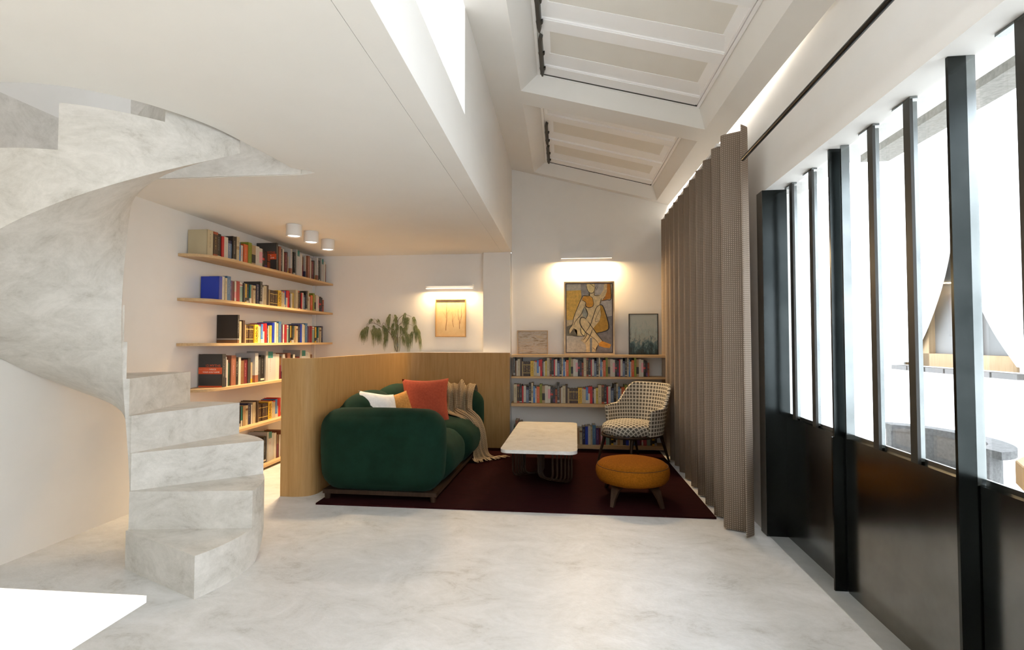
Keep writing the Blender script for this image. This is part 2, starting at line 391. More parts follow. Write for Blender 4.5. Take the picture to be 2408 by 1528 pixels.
# steel facade: three leaves, each with dado panel, sill, glass, bars and edge posts
def leaf(n, s0, s1, posts, bars):
    w = bpy.data.objects.new('window_%d' % n, None); COL.objects.link(w); w['kind'] = 'structure'
    obj('dado_panel', bx(s0, s1, .105, .128, .004, .735, f=FW), M['metal_black'], w)
    obj('sill', prism(BM(), [(.118, .735), (.175, .735), (.175, .741), (.118, .757)], s0 + .005, s1 - .005, lambda d, z, s: FW(s, d, z)), M['metal_mid'], w)
    obj('glass_pane', bx(s0 + .01, s1 - .01, .128, .134, .74, 2.135, f=FW), M['glass'], w)
    for (a, c, d0, d1, z0, mt) in posts: obj('post', bx(a, c, d0, d1, z0, 2.139, f=FW), M[mt], w)
    for s in bars:
        obj('bar', bx(s - .04, s, .100, .112, .735, 2.139, f=FW), plain('bar_dark', (.022, .021, .017), .45), w)
        b_ = obj('bar_web', bx(s - .040, s - .028, .112, .127, .745, 2.12, f=FW), M['metal_mid'], w)
        obj('fixing_plate', bx(s - .045, s + .07, .100, .127, 2.13, 2.139, f=FW), M['metal_mid'], w)
    return w
leaf(1, -.785, -.10, [(-.098, -.002, -.018, .128, .003, 'metal_dark'), (-.1005, -.098, -.017, .128, .003, 'metal_slate'), (-.787, -.773, .058, .112, .735, 'metal_slate')], [-.208, -.463])
leaf(2, -1.612, -.797, [(-.835, -.825, .09, .127, .735, 'metal_mid'), (-1.614, -1.602, .045, .100, .735, 'metal_slate'), (-1.614, -1.604, .100, .127, .735, 'metal_mid')], [-1.036, -1.285])
leaf(3, -2.43, -1.618, [(-2.43, -2.418, .045, .112, .735, 'metal_slate')], [-1.80, -2.08])
leaf(4, -3.3, -2.436, [(-3.3, -3.288, .024, .127, .735, 'metal_mid')], [-2.7, -3.0])
for wn, lst in (('window_1', [(-.785, -.773, .05)]), ('window_2', [(-1.612, -1.60, .045)])):
    w = bpy.data.objects[wn]
    for (a, c, d0) in lst: obj('stile', bx(a, c, d0, .128, .004, .735, f=FW), M['metal_slate'], w)

# ------------------------------------------------------------------ outside court
struct('floor.001', bx(-8, 14, .262, 9, -.15, -.05, f=FW), M['outside_white'])
ow = bpy.data.objects.new('wall_opposite', None); COL.objects.link(ow); ow['kind'] = 'structure'
bm = BM(); D0, D1 = 3.5, 3.75; wa, wb, za, zb = 2.62, 4.55, .86, 2.45
for q in ((-8, wa, 0, 3.5), (wb, 14, 0, 3.5), (wa, wb, 0, za), (wa, wb, zb, 3.5)): box(bm, q[0], q[1], D0, D1, q[2] - .05, q[3], FW)
obj('facade', bm, M['outside_white'], ow)
bm = BM()
for k in range(60):
    s = -2 + k * .2
    pts = [(s + .1 + .1 * math.cos(a), 3.5 + .075 * math.sin(a)) for a in [PI * i / 8 for i in range(9)]]
    prism(bm, pts, 3.3, 3.8, lambda s, z, d: FW(s, d, z))
obj('roof_tiles', bm, M['outside_white'], ow)
obj('roof', prism(BM(), [(3.8, 3.35), (9, 7.0), (9, 6.9), (3.8, 3.25)], -8, 14, lambda d, z, s: FW(s, d, z)), M['outside_white'], ow)
obj('side_wall', bx(14, 14.2, 0.3, 9, -.05, 6, f=FW), M['outside_white'], ow)
wn = bpy.data.objects.new('window_9', None); COL.objects.link(wn); wn['kind'] = 'structure'
bm = BM()
box(bm, wa, wb, 3.52, 3.6, za, za + .17, FW); box(bm, wa, wb, 3.52, 3.6, zb - .1, zb, FW)
for s in (wa, wb - .1, 4.05, 3.25): box(bm, s, s + .12, 3.52, 3.6, za, zb, FW)
obj('frame', bm, wood('weathered_oak', (.26, .18, .10), (.33, .235, .14), 'z', .8), wn)
obj('glass_pane', bx(wa, wb, 3.6, 3.62, za, zb, f=FW), plain('grey_pane', (.13, .13, .125), .6), wn)
bm = BM()
for k in range(6): box(bm, 2.5 + k * .36, 2.5 + k * .36 + .33, 3.38, 3.52, .79, .85, FW)
obj('sill', bm, plain('sill_dark', (.09, .085, .08), .6), wn)
def drape(edge, side):
    rows = []
    for (s, z) in edge:
        r = []
        for j in range(13):
            t = j / 12; ss = s + (side - s) * t
            r.append(FW(ss, 3.44 + .03 * math.sin(9 * t + z), z))
        rows.append(r)
    bm = BM(); grid(bm, rows)
    return bm
def curvepts(p, k=6):
    out = []
    for i in range(len(p) - 1):
        p0, p1, p2, p3 = (Vector(p[max(0, min(len(p) - 1, i + d))]) for d in (-1, 0, 1, 2))
        for s in range(k):
            t = s / k
            out.append(tuple(.5 * ((2 * p1) + (p2 - p0) * t + (2 * p0 - 5 * p1 + 4 * p2 - p3) * t * t + (3 * p1 - p0 - 3 * p2 + p3) * t ** 3)))
    return out + [tuple(p[-1])]
e1 = curvepts([(3.48, 2.5), (3.56, 2.2), (3.73, 1.8), (4.02, 1.3), (4.34, .9)])
e2 = curvepts([(3.4, 2.5), (3.3, 2.05), (3.16, 1.75), (2.9, 1.3), (2.6, .92)])
for e, sd, lb in ((e1, 4.85, 'white outdoor drape tied to the left of the window across the court'), (e2, 2.3, 'white outdoor drape tied to the right of the window across the court')):
    o = obj('drape', drape(e, sd), M['outside_white'], smooth=180); o.modifiers.new('t', 'SOLIDIFY').thickness = .01
    tag(o, lb, 'curtain', 'drapes across the court')
# overhead cement beam outside
o = obj('canopy', bx(-8, 2.5, .262, 1.2, 2.75, 2.85, f=FW), M['outside_white']); o['kind'] = 'structure'
o = obj('beam', bx(-8, .75, 1.0, 1.2, 2.57, 2.75, f=FW), M['outside_beam']); o['kind'] = 'structure'
# curved grey garden bench seen through the glass
t = thing('garden_bench', 'curved grey garden bench outside beyond the glass', 'bench', FW(.28, 1.12, -.05))
def arc_wall(r0, r1, z0, z1, a0=.1, a1=PI - .1, n=24):
    bm = BM(); rows = []
    for i in range(n + 1):
        a = a0 + (a1 - a0) * i / n
        cs = -math.cos(a) * 1.0, -math.sin(a) * .62
        rows.append([Vector((cs[1] * r * -1, cs[0] * r, z)) for r, z in ((r0, z0), (r1, z0), (r1, z1), (r0, z1))])
    vs = grid(bm, rows, closed=True); bm.faces.new(vs[0][::-1]); bm.faces.new(vs[-1])
    return bm
obj('backrest', arc_wall(.40, .47, .36, .585), M['outside_grey'], t, 40)
obj('rim', arc_wall(.39, .55, .585, .63), M['outside_grey'], t, 40)
obj('seat', arc_wall(.05, .40, .30, .37), M['outside_grey'], t, 40)
for q in (.3, PI - .3, PI / 2): obj('leg', bx(-.03, .03, -.03, .03, 0, .37, f=lambda x, y, z: (x + math.sin(q) * .62 * .42, y - math.cos(q) * .42, z)), M['outside_grey'], t)

# ------------------------------------------------------------------ spiral stair
SC = (-2.315, 2.535); SR = .672; A0 = -24.; DA = 31.5; RZ = .199
st = thing('spiral_staircase', 'pale cement spiral staircase winding up through the ceiling', 'staircase', (SC[0], SC[1], 0))
def soff(a): return max(0., .0063 * (a - A0) - .217 + .0)
for k in range(1, 13):
    a0 = A0 + DA * (k - 1); top = RZ * k; n = 16; bm = BM(); r0 = .028
    sec = []
    for i in range(n + 1):
        a = a0 + DA * i / n; c, s = math.cos(R(a)), math.sin(R(a)); zb = min(soff(a), top - .02)
        zi = max(0, zb - .0)
        sec.append([(r0 * c, r0 * s, zi), (SR * .35 * c, SR * .35 * s, zi), (SR * .7 * c, SR * .7 * s, zi), (SR * c, SR * s, zb), (SR * c, SR * s, top), (r0 * c, r0 * s, top)])
    vs = grid(bm, sec, closed=True); bm.faces.new(vs[0][::-1]); bm.faces.new(vs[-1])
    obj('step', bm, M['concrete'], st, 30)

# ------------------------------------------------------------------ oak partition and the counter behind it
path = curvepts([(-2.165, 3.80), (-2.06, 3.798), (-1.97, 3.818), (-1.92, 3.88), (-1.905, 4.02), (-1.893, 4.35), (-1.865, 4.75), (-1.832, 5.14), (-1.795, 5.47), (-1.745, 5.63), (-1.65, 5.70), (-1.5, 5.72), (-1.1, 5.715), (-.575, 5.70)], 5)
off = []
for i, p in enumerate(path):
    a = Vector(path[max(0, i - 1)]); c = Vector(path[min(len(path) - 1, i + 1)]); t_ = (c - a).normalized()
    off.append((p[0] - t_.y * .03, p[1] + t_.x * .03))
o = obj('partition', prism(BM(), path + off[::-1], 0, 1.064), M['oak'], smooth=25)
tag(o, 'low curved oak partition wrapping round the back of the green sofa', 'partition')
t = thing('counter', 'white topped counter behind the oak partition, under the picture light', 'counter', (-1.3, 5.8, 0))
obj('top', bx(-.66, .72, -.045, .045, 1.045, 1.068), M['sky_frame'], t)
obj('body', bx(-.64, .71, -.03, .04, 0, 1.045), M['plaster'], t)

# ------------------------------------------------------------------ rug
b_ = BM(); prism(b_, [(-1.796, 3.636), (1.035, 3.598), (1.05, 5.70), (-1.60, 5.66), (-1.72, 5.45), (-1.785, 4.9)], 0, .012)
tag(obj('rug', b_, M['rug']), 'large dark burgundy rug under sofa and armchair', 'rug')

# ------------------------------------------------------------------ sofa
RY = R(-1.6)
so = thing('sofa', 'dark green velvet sofa with bulging rounded arms and cushions', 'sofa', (-1.33, 4.62, .012), RY)
def armf(p, q):
    # the arm narrows a little towards the floor
    p[0] *= 1.0 - .035 * max(0, -q[2]) + .01 * (1 - q[2] ** 2); return p
obj('arm', softbox(0, -.80, .365, .965, .30, .60, .145, (.0, .012, .012), 16, armf), M['velvet'], so, 180)
obj('arm', softbox(0, .80, .365, .965, .28, .60, .14, (.0, .012, .012), 16, armf), M['velvet'], so, 180)
for y in (-.34, .34):
    obj('back_cushion', softbox(-.32, y, .46, .33, .70, .50, .15, (.03, .0, .05), 14), M['velvet'], so, 180)
    obj('seat_cushion', softbox(.06, y, .235, .83 if y < 0 else .87, .69, .35, .15, (.02, .0, .03), 14), M['velvet'], so, 180)
obj('base', bx(-.44, .44, -.89, .89, .04, .07), M['walnut'], so)
for x in (-.41, .41):
    for y in (-.87, .87): obj('leg', lathe(BM(), [(.02, 0), (.024, .045)], 16, x, y), M['walnut'], so, 40)

def place(o, loc, rot): o.location = loc; o.rotation_euler = rot; return o
o = place(obj('cushion', pillow(.45, .45, .16), M['rust'], smooth=180), (-1.30, 4.85, .615), (R(74), R(0), R(20)))
tag(o, 'large rust red cushion leaning beside the throw on the sofa', 'cushion')
o = place(obj('cushion', pillow(.36, .38, .15), M['white_cotton'], smooth=180), (-1.51, 4.17, .595), (R(62), R(10), R(56)))
tag(o, 'white cushion behind the near arm of the sofa', 'cushion')
o = place(obj('cushion', pillow(.38, .38, .15), M['ochre'], smooth=180), (-1.44, 4.36, .56), (R(64), R(-6), R(52)))
tag(o, 'ochre brown cushion between the white and the rust cushion', 'cushion')

# throw: ruled between two guide lines, with folds
GL = [(-1.25, 5.53, .62), (-1.25, 5.49, .715), (-1.235, 5.37, .737), (-1.19, 5.265, .68), (-1.175, 5.235, .57), (-1.175, 5.20, .475), (-1.11, 5.06, .462), (-1.0, 4.99, .445), (-.915, 4.975, .385), (-.878, 4.975, .28), (-.865, 4.98, .16), (-.855, 4.99, .06), (-.83, 4.98, .03)]
GR = [(-.905, 5.54, .60), (-.905, 5.49, .69), (-.90, 5.38, .725), (-.905, 5.25, .66), (-.915, 5.235, .55), (-.90, 5.21, .475), (-.845, 5.17, .445), (-.80, 5.15, .39), (-.765, 5.14, .29), (-.75, 5.15, .18), (-.735, 5.16, .075), (-.68, 5.17, .035), (-.60, 5.20, .03)]
gl = curvepts(GL, 5); gr = curvepts(GR, 5); rows = []
NC = 30
for i in range(len(gl)):
    a, c = Vector(gl[i]), Vector(gr[i]); ti = i / (len(gl) - 1)
    tt = (Vector(gl[min(i + 1, len(gl) - 1)]) - Vector(gl[max(i - 1, 0)])).normalized()
    nrm = tt.cross(c - a).normalized()
    if nrm.z < 0 and ti < .75 or (ti >= .75 and nrm.x < 0): nrm = -nrm
    r = []
    for j in range(NC + 1):
        u = j / NC
        amp = .032 * math.sin(PI * min(1, ti * 1.2 + .15)) + .008
        w = amp * (.6 * math.sin(2 * PI * (2.3 * u + .5 * ti)) + .5 * math.sin(2 * PI * (4.1 * u - .8 * ti) + 1)) + amp * .55
        p = a.lerp(c, u) + nrm * (w * math.sin(PI * u) ** .5 + .004)
        p.z = max(p.z, .022); r.append(p)
    rows.append(r)
th = thing('throw', 'beige knitted throw draped over the far sofa arm down to the rug', 'blanket', (0, 0, 0))
bm = BM(); grid(bm, rows, uv=lambda i, j: (j * .013, i * .022))
o = obj('cloth', bm, M['knit'], th, 180); o.modifiers.new('t', 'SOLIDIFY').thickness = .007
bm = BM()
for j in range(NC + 1):
    p = rows[-1][j]; q = rows[-2][j]; d = Vector((p.x - q.x, p.y - q.y - .004, 0)).normalized()
    ln = .06 + .02 * random.random(); s = Vector((-d.y, d.x, 0)) * random.uniform(-.02, .02)
    tube(bm, [p, p + d * ln * .4 + s * .5 + Vector((0, 0, .006)), p + d * ln * .8 + s - Vector((0, 0, .002)), p + d * ln + s * 1.2 - Vector((0, 0, .004))], .0042, 6, .003)
    ps = rows[int(len(rows) * .86)][0] if j == 0 else None
for k in range(14):
    p = rows[len(rows) - 14 + k][0]
    tube(bm, [p, p + Vector((.004, -.012, -.012)), p + Vector((.006, -.016, -.04)) if p.z > .07 else p + Vector((-.012, -.035, -.004))], .004, 6, .003)
obj('fringe', bm, M['knit'], th, 60)

# ------------------------------------------------------------------ coffee table
ct = thing('coffee_table', 'low marble topped coffee table with looped dark rod base', 'table', (-.16, 4.64, .012), RY)
def rrect(hx, hy, r, n=8):
    out = []
    for (sx, sy, a) in ((1, 1, 0), (-1, 1, 90), (-1, -1, 180), (1, -1, 270)):
        for i in range(n + 1):
            t_ = R(a + 90 * i / n); out.append((sx * (hx - r) + r * math.cos(t_), sy * (hy - r) + r * math.sin(t_)))
    return out
o = obj('tabletop', bevel(prism(BM(), rrect(.298, .70, .07), .322, .348), .006), M['marble'], ct, 35)
def loop_rods(cx, cy, yaw, fan):
    for k in range(6):
        t_ = k / 5; w = .085 + .055 * t_; r = .05; pts = []
        z0, z1 = .012 + (1 - t_) * .045, .318
        ang = yaw + (t_ - .5) * fan
        for (sx, sz, a) in ((1, 1, 0), (-1, 1, 90), (-1, -1, 180), (1, -1, 270)):
            for i in range(7):
                q = R(a + 90 * i / 6)
                pts.append((sx * (w - r) + r * math.cos(q), (z0 + z1) / 2 + sz * ((z1 - z0) / 2 - r) + r * math.sin(q)))
        pts.append(pts[0])
        bm = BM(); sh = (t_ - .5) * .16
        tube(bm, [(cx + x * math.cos(ang) - sh * math.sin(ang), cy + x * math.sin(ang) + sh * math.cos(ang), z) for x, z in pts], .0085, 8, cap=False)
        obj('rod_loop', bm, M['walnut'], ct, 60)
loop_rods(-.10, -.14, R(32), R(16)); loop_rods(.09, -.33, R(-34), R(16))

# ------------------------------------------------------------------ pouf
pf = thing('pouf', 'round mustard wool pouf on four splayed wooden legs', 'ottoman', (.535, 4.0, .012))
prof = [(0, .118), (.16, .118), (.215, .122), (.25, .135), (.268, .16), (.276, .195), (.274, .225), (.266, .247), (.262, .2495), (.258, .2495), (.256, .254), (.24, .268), (.19, .281), (.10, .289), (0, .291)]
obj('cushion', lathe(BM(), prof, 56), M['mustard'], pf, 180)
bm = BM(); tube(bm, [(.2645 * math.cos(2 * PI * i / 48), .2645 * math.sin(2 * PI * i / 48), .249) for i in range(49)], .0022, 6, cap=False)
obj('seam', bm, plain('seam_brown', (.05, .02, .005), .9), pf, 60)
for a in (-128, -52, 52, 128):
    c, s = math.cos(R(a)), math.sin(R(a)); bm = BM()
    pts = [(c * .20, s * .20, .125), (c * .235, s * .235, .10), (c * .265, s * .28, .05), (c * .285 + 0, s * .315, 0)]
    rings = []
    for i, p in enumerate(pts):
        wd = (.045, .03, .018, .013)[i]; hd = (.016, .016, .012, .010)[i]
        tx, ty = -s, c
        rings.append([(p[0] + tx * wd + c * hd, p[1] + ty * wd + s * hd, p[2]), (p[0] - tx * wd + c * hd, p[1] - ty * wd + s * hd, p[2]), (p[0] - tx * wd - c * hd, p[1] - ty * wd - s * hd, p[2]), (p[0] + tx * wd - c * hd, p[1] + ty * wd - s * hd, p[2])])
    vs = grid(bm, rings, closed=True); bm.faces.new(vs[0][::-1]); bm.faces.new(vs[-1])
    obj('leg', bm, M['walnut'], pf, 50)

# ------------------------------------------------------------------ tweed armchair
fd = math.atan2(-.64, -.77)          # direction the chair faces
ch = thing('armchair', 'black and cream tweed armchair with curved back and dark wooden legs', 'chair', (.70, 5.16, .012), fd - PI / 2)
# local frame: +y is forward
def lerp(a, b, t): return a + (b - a) * t
def sstep(a, b, x):
    t = max(0, min(1, (x - a) / (b - a))); return t * t * (3 - 2 * t)
def shell_pt(phi, v, inner):
    a = abs(phi)
    top = lerp(.76, .545, sstep(38, 78, a)); top = lerp(top, .53, sstep(85, 106, a)); 
    bot = .285
    z = lerp(bot, top, v)
    fl = (z - bot)
    r = .285 + .10 * fl + .10 * fl * math.cos(R(phi)) * (1 if a < 90 else 0)
    ex = 1.0 if a < 90 else 1.0 + .10 * sstep(90, 130, a)
    x = math.sin(R(phi)) * r * 1.02; y = -math.cos(R(phi)) * r * ex
    # the back leans
    if inner:
        k = 1 - .032 / r; x *= k; y *= k
    return Vector((x, y, z))
phis = [-106 + 212 * i / 48 for i in range(49)]; vsn = 12
bm = BM(); rows_o = [[shell_pt(p, j / vsn, False) for j in range(vsn + 1)] for p in phis]; rows_i = [[shell_pt(p, j / vsn, True) for j in range(vsn, -1, -1)] for p in phis]
rows = [a + b2 for a, b2 in zip(rows_o, rows_i)]
lay = bm.loops.layers.uv.verify()
acc = 0; us = [0]
for i in range(1, 49): us.append(us[-1] + (rows_o[i][6] - rows_o[i - 1][6]).length)
def suv(i, j):
    jj = j % (2 * vsn + 2); r = rows[min(i, 48)][jj]
    return (us[min(i, 48)], r.z)
vs = grid(bm, rows, uv=suv, closed=True)
for e in (0, -1):
    fc = bm.faces.new(vs[e] if e else vs[e][::-1])
    for lp in fc.loops: lp[lay].uv = (lp.vert.co.x * .7 + lp.vert.co.y, lp.vert.co.z)
o = obj('shell', bm, M['tweed'], ch, 60); bv = o.modifiers.new('b', 'BEVEL'); bv.width = .009; bv.segments = 2; bv.limit_method = 'ANGLE'; bv.angle_limit = R(55)
bm = BM(); rows = []
prof = [(.02, .412), (.10, .410), (.17, .403), (.225, .39), (.252, .37), (.258, .345), (.255, .31), (.245, .287), (.02, .285)]
for r, z in prof:
    rows.append([(r * math.cos(2 * PI * k / 48) * 1.0, r * math.sin(2 * PI * k / 48) * (1.30 if math.sin(2 * PI * k / 48) > 0 else .95), z + .004 * (math.sin(2 * PI * k / 48))) for k in range(48)])
vs = grid(bm, rows, closed=True); bm.faces.new(vs[0][::-1]); bm.faces.new(vs[-1])
lay = bm.loops.layers.uv.verify()
arc = [.02]
for (ra, za), (rb, zb2) in zip(prof, prof[1:]): arc.append(arc[-1] + math.hypot(rb - ra, zb2 - za))
bm.verts.index_update()
for fc in bm.faces:
    for lp in fc.loops:
        a_ = arc[lp.vert.index // 48]; an = 2 * PI * (lp.vert.index % 48) / 48; lp[lay].uv = (a_ * math.cos(an), a_ * math.sin(an) * 1.12)
obj('seat', bm, M['tweed'], ch, 180)
bm = BM(); tube(bm, [(.27 * math.cos(2 * PI * i / 48), (.33 if i < 25 else .27) * math.sin(2 * PI * i / 48), .278) for i in range(49)], .012, 8, cap=False)
obj('seat_rail', bm, M['walnut'], ch, 60)
for (x, y, x2, y2) in ((-.175, .20, -.21, .275), (.175, .20, .21, .275), (-.175, -.19, -.20, -.29), (.175, -.19, .20, -.29)):
    bm = BM(); tube(bm, [(x, y, .285), (lerp(x, x2, .4), lerp(y, y2, .4), .17), (x2, y2, 0)], .019, 10, .010)
    obj('leg', bm, M['walnut'], ch, 60)

# ------------------------------------------------------------------ curtain and rod
cu = thing('curtain', 'floor length taupe woven curtain hanging in even folds', 'curtain', (0, 0, 0))
ny = 240; Y0c, Y1c = 3.245, 5.83; rows = []; ul = [0]
def cx_(y):
    base = 1.098 + .026 * (y - 3.3); ph = 2 * PI * (y - 3.60) / .232
    return base - .066 * math.sin(ph + .12 * math.sin(ph)) + (0 if y > 3.36 else .02 * ((3.36 - y) / .115) ** 2)
pts = [(cx_(Y0c + (Y1c - Y0c) * i / ny), Y0c + (Y1c - Y0c) * i / ny) for i in range(ny + 1)]
for i in range(1, ny + 1): ul.append(ul[-1] + math.dist(pts[i], pts[i - 1]))
zs = [.012, .6, 1.2, 1.8, 2.535]
for z in zs: rows.append([(1.098 + .026 * (y - 3.3) + (x - 1.098 - .026 * (y - 3.3)) * (1.08 - .05 * z), y, z) for x, y in pts])
bm = BM(); grid(bm, rows, uv=lambda i, j: (ul[j], zs[i]))
o = obj('cloth', bm, M['curtain'], cu, 180); o.modifiers.new('t', 'SOLIDIFY').thickness = .004
bm = BM(); box(bm, 1.06, 1.16, 3.6, 5.82, 2.535, 2.555, lambda x, y, z: (x + .026 * (y - 3.3), y, z))
obj('heading_track', bm, M['sky_frame'], cu)
rd = thing('rod', 'black metal rod running along the right wall above the window', 'curtain rod', (0, 0, 0))
bm = BM(); tube(bm, [(1.10 - .0266 * (3.19 - y), y, 2.302) for y in (3.195, 3.185, 1.0, -1.6)], .0125, 14); obj('bar', bm, M['rod'], rd, 60)
for y in (.9, -1.4):
    bm = BM(); xx = 1.10 - .0266 * (3.19 - y); tube(bm, [(xx, y, 2.302), (xx + .09, y, 2.302), (xx + .13, y, 2.302)], .008, 8); obj('bracket', bm, M['rod'], rd, 60)

# ------------------------------------------------------------------ lamps
def downlight(x, y, lab):
    t = thing('ceiling_light', lab, 'ceiling light', (x, y, 0), 0, 'drum ceiling lights')
    prof = [(.052, ZC - .098), (.0655, ZC - .103), (.0655, ZC - .004), (.062, ZC)]
    bm = lathe(BM(), [(.05, ZC - .07), (.05, ZC - .098), (.0655, ZC - .104), (.0655, ZC - .003), (.063, ZC - .0005)], 40)
    obj('housing', bm, M['lamp_white'], t, 50)
    obj('diffuser', lathe(BM(), [(0, ZC - .097), (.0495, ZC - .097), (.0495, ZC - .09)], 32), M['spot_glow'], t)
    l = bpy.data.lights.new('spot', 'SPOT'); l.energy = 110; l.color = (1, .74, .44); l.spot_size = R(92); l.spot_blend = .7; l.shadow_soft_size = .045
    lo = bpy.data.objects.new('spot', l); COL.objects.link(lo); lo.location = (x, y, ZC - .112)
downlight(-2.344, 4.283, 'white drum ceiling light, nearest of the three by the bookshelves')
downlight(-2.33, 4.568, 'white drum ceiling light in the middle of the three by the bookshelves')
downlight(-2.35, 4.953, 'white drum ceiling light, farthest of the three by the bookshelves')
def picture_light(x0, x1, z, yw, lab, energy, h):
    t = thing('picture_light', lab, 'picture light', ((x0 + x1) / 2, yw, z)); w = (x1 - x0) / 2
    obj('back_plate', bevel(bx(-w, w, -.03, -.001, 0, h), .003), M['lamp_white'], t)
    obj('top_rail', bx(-w, w, -.10, -.03, h - .012, h), M['lamp_white'], t)
    obj('front_lip', bx(-w, w, -.10, -.094, -.006 if h > .06 else h * .5, h - .012), M['lamp_white'], t)
    obj('glow_strip', bx(-w * .97, w * .97, -.085, -.05, -.004, -.001), M['lamp_glow'], t)
    l = bpy.data.lights.new('strip', 'AREA'); l.shape = 'RECTANGLE'; l.size = w * 1.9; l.size_y = .02; l.energy = energy; l.color = (1, .68, .34)
    lo = bpy.data.objects.new('strip', l); COL.objects.link(lo); lo.location = ((x0 + x1) / 2, yw - .075, z - .012); lo.rotation_euler = (R(-14), 0, 0)
picture_light(-.005, .575, 2.135, YB, 'long white picture light high above the figure painting', 32, .07)
picture_light(-1.585, -1.02, 1.812, 5.93, 'white picture light above the small sepia tree picture', 12, .045)

# ------------------------------------------------------------------ pictures
def art_base(name, label, x0, x1, z0, z1, y, fw, fd_, fm, canvas, inner=None):
    t = thing(name, label, 'painting', ((x0 + x1) / 2, y, z0)); w, h = (x1 - x0) / 2, z1 - z0
    bm = BM()
    for q in ((-w, -w + fw, 0, h), (w - fw, w, 0, h), (-w + fw, w - fw, 0, fw), (-w + fw, w - fw, h - fw, h)): box(bm, q[0], q[1], -fd_, 0, q[2], q[3])
    obj('frame', bm, fm, t)
    i = fw
    if inner:
        bm = BM(); k = fw + .010; i = k
        for q in ((-w + fw, -w + k, fw, h - fw), (w - k, w - fw, fw, h - fw), (-w + k, w - k, fw, k), (-w + k, w - k, h - k, h - fw)): box(bm, q[0], q[1], -fd_ + .012, -.002, q[2], q[3])
        obj('inner_frame', bm, inner, t)
    o = obj('canvas', bx(-w + i, w - i, -fd_ + .014, -.004, i, h - i), canvas, t)
    return t, w - i, i, h - i, -fd_ + .0135
# figure painting
def paintmat(name, col, k=.25):
    return noisy(name, tuple(c * (1 - k) for c in col), tuple(min(1, c * (1 + k)) for c in col), nscale=26, detail=6, rough=.6, lo=.3, hi=.7, bump=.3, bscale=60)
PC = [(.55, .42, .24), (.72, .43, .08), (.50, .45, .36), (.30, .27, .24), (.48, .43, .38), (.55, .20, .02), (.20, .185, .185), (.15, .125, .075), (.72, .55, .29), (.84, .64, .30), (.66, .30, .03), (.48, .26, .03), (.34, .33, .26), (.012, .010, .008), (.22, .23, .23)]
pm = [paintmat('paint_%s' % n, c) for n, c in zip(('cream', 'yellow', 'sand', 'grey', 'pale', 'orange', 'slate', 'umber', 'skin', 'face', 'amber', 'bronze', 'stone', 'ink', 'steel'), PC)]
t, hw, zb_, zt_, yf = art_base('painting', 'tall painting of a seated figure in ochre and grey, bronze frame', .031, .591, 1.045, 1.865, 5.835, .017, .045, M['frame_gold'], pm[0], M['frame_maroon'])
SH = [(1, [(115, 230), (150, 215), (415, 215), (420, 350), (360, 500), (290, 720), (240, 800), (115, 800)]),
      (2, [(115, 95), (405, 95), (405, 215), (115, 225)]), (3, [(405, 95), (520, 95), (535, 200), (580, 300), (460, 320), (420, 350)]),
      (4, [(690, 95), (935, 95), (870, 200), (820, 300), (690, 320)]), (5, [(925, 95), (1000, 95), (1020, 380), (830, 425), (900, 340)]),
      (4, [(830, 430), (1030, 400), (1030, 720), (920, 740), (860, 560), (800, 500)]),
      (6, [(920, 740), (1030, 720), (1030, 1430), (700, 1430), (760, 1260), (740, 1060), (960, 1000)]),
      (7, [(118, 930), (230, 890), (330, 1010), (330, 1110), (118, 1110)]), (2, [(115, 1110), (470, 1120), (400, 1200), (520, 1300), (500, 1430), (115, 1430)]),
      (8, [(250, 780), (400, 760), (400, 960), (430, 1110), (330, 1110), (330, 1000), (260, 960)]),
      (8, [(580, 270), (680, 270), (690, 320), (800, 310), (860, 220), (880, 95), (935, 95), (930, 250), (880, 380), (820, 420), (790, 500), (720, 560), (660, 720), (600, 880), (510, 770), (545, 690), (500, 560), (640, 540), (660, 450), (640, 350), (580, 330)]),
      (9, [(530, 95), (690, 95), (690, 200), (650, 270), (590, 270), (545, 220), (525, 150)]),
      (8, [(430, 380), (500, 440), (480, 540), (420, 640), (380, 720), (280, 840), (260, 960), (180, 1070), (170, 1000), (240, 880), (260, 760), (330, 580), (390, 430)]),
      (12, [(480, 540), (545, 690), (510, 760), (440, 720), (440, 600)]),
      (10, [(440, 370), (480, 330), (590, 335), (640, 370), (665, 480), (640, 540), (560, 570), (500, 530), (510, 460), (430, 410)]),
      (11, [(790, 510), (840, 520), (900, 680), (960, 850), (950, 980), (860, 1030), (720, 1055), (650, 970), (770, 820), (810, 730)]),
      (8, [(720, 540), (790, 520), (810, 700), (780, 820), (640, 980), (590, 1110), (500, 1230), (440, 1210), (510, 1040), (600, 890)]),
      (8, [(400, 760), (460, 760), (550, 830), (650, 970), (740, 1090), (850, 1220), (760, 1270), (600, 1110), (500, 1030), (440, 940), (390, 860)]),
      (9, [(400, 960), (440, 940), (490, 1040), (480, 1110), (430, 1100)]), (8, [(500, 1240), (590, 1110), (760, 1270), (690, 1380), (620, 1430), (520, 1430)]),
      (14, [(585, 1150), (630, 1150), (630, 1430), (585, 1430)]), (10, [(760, 1260), (830, 1210), (1010, 1280), (980, 1350), (880, 1340), (770, 1310)])]
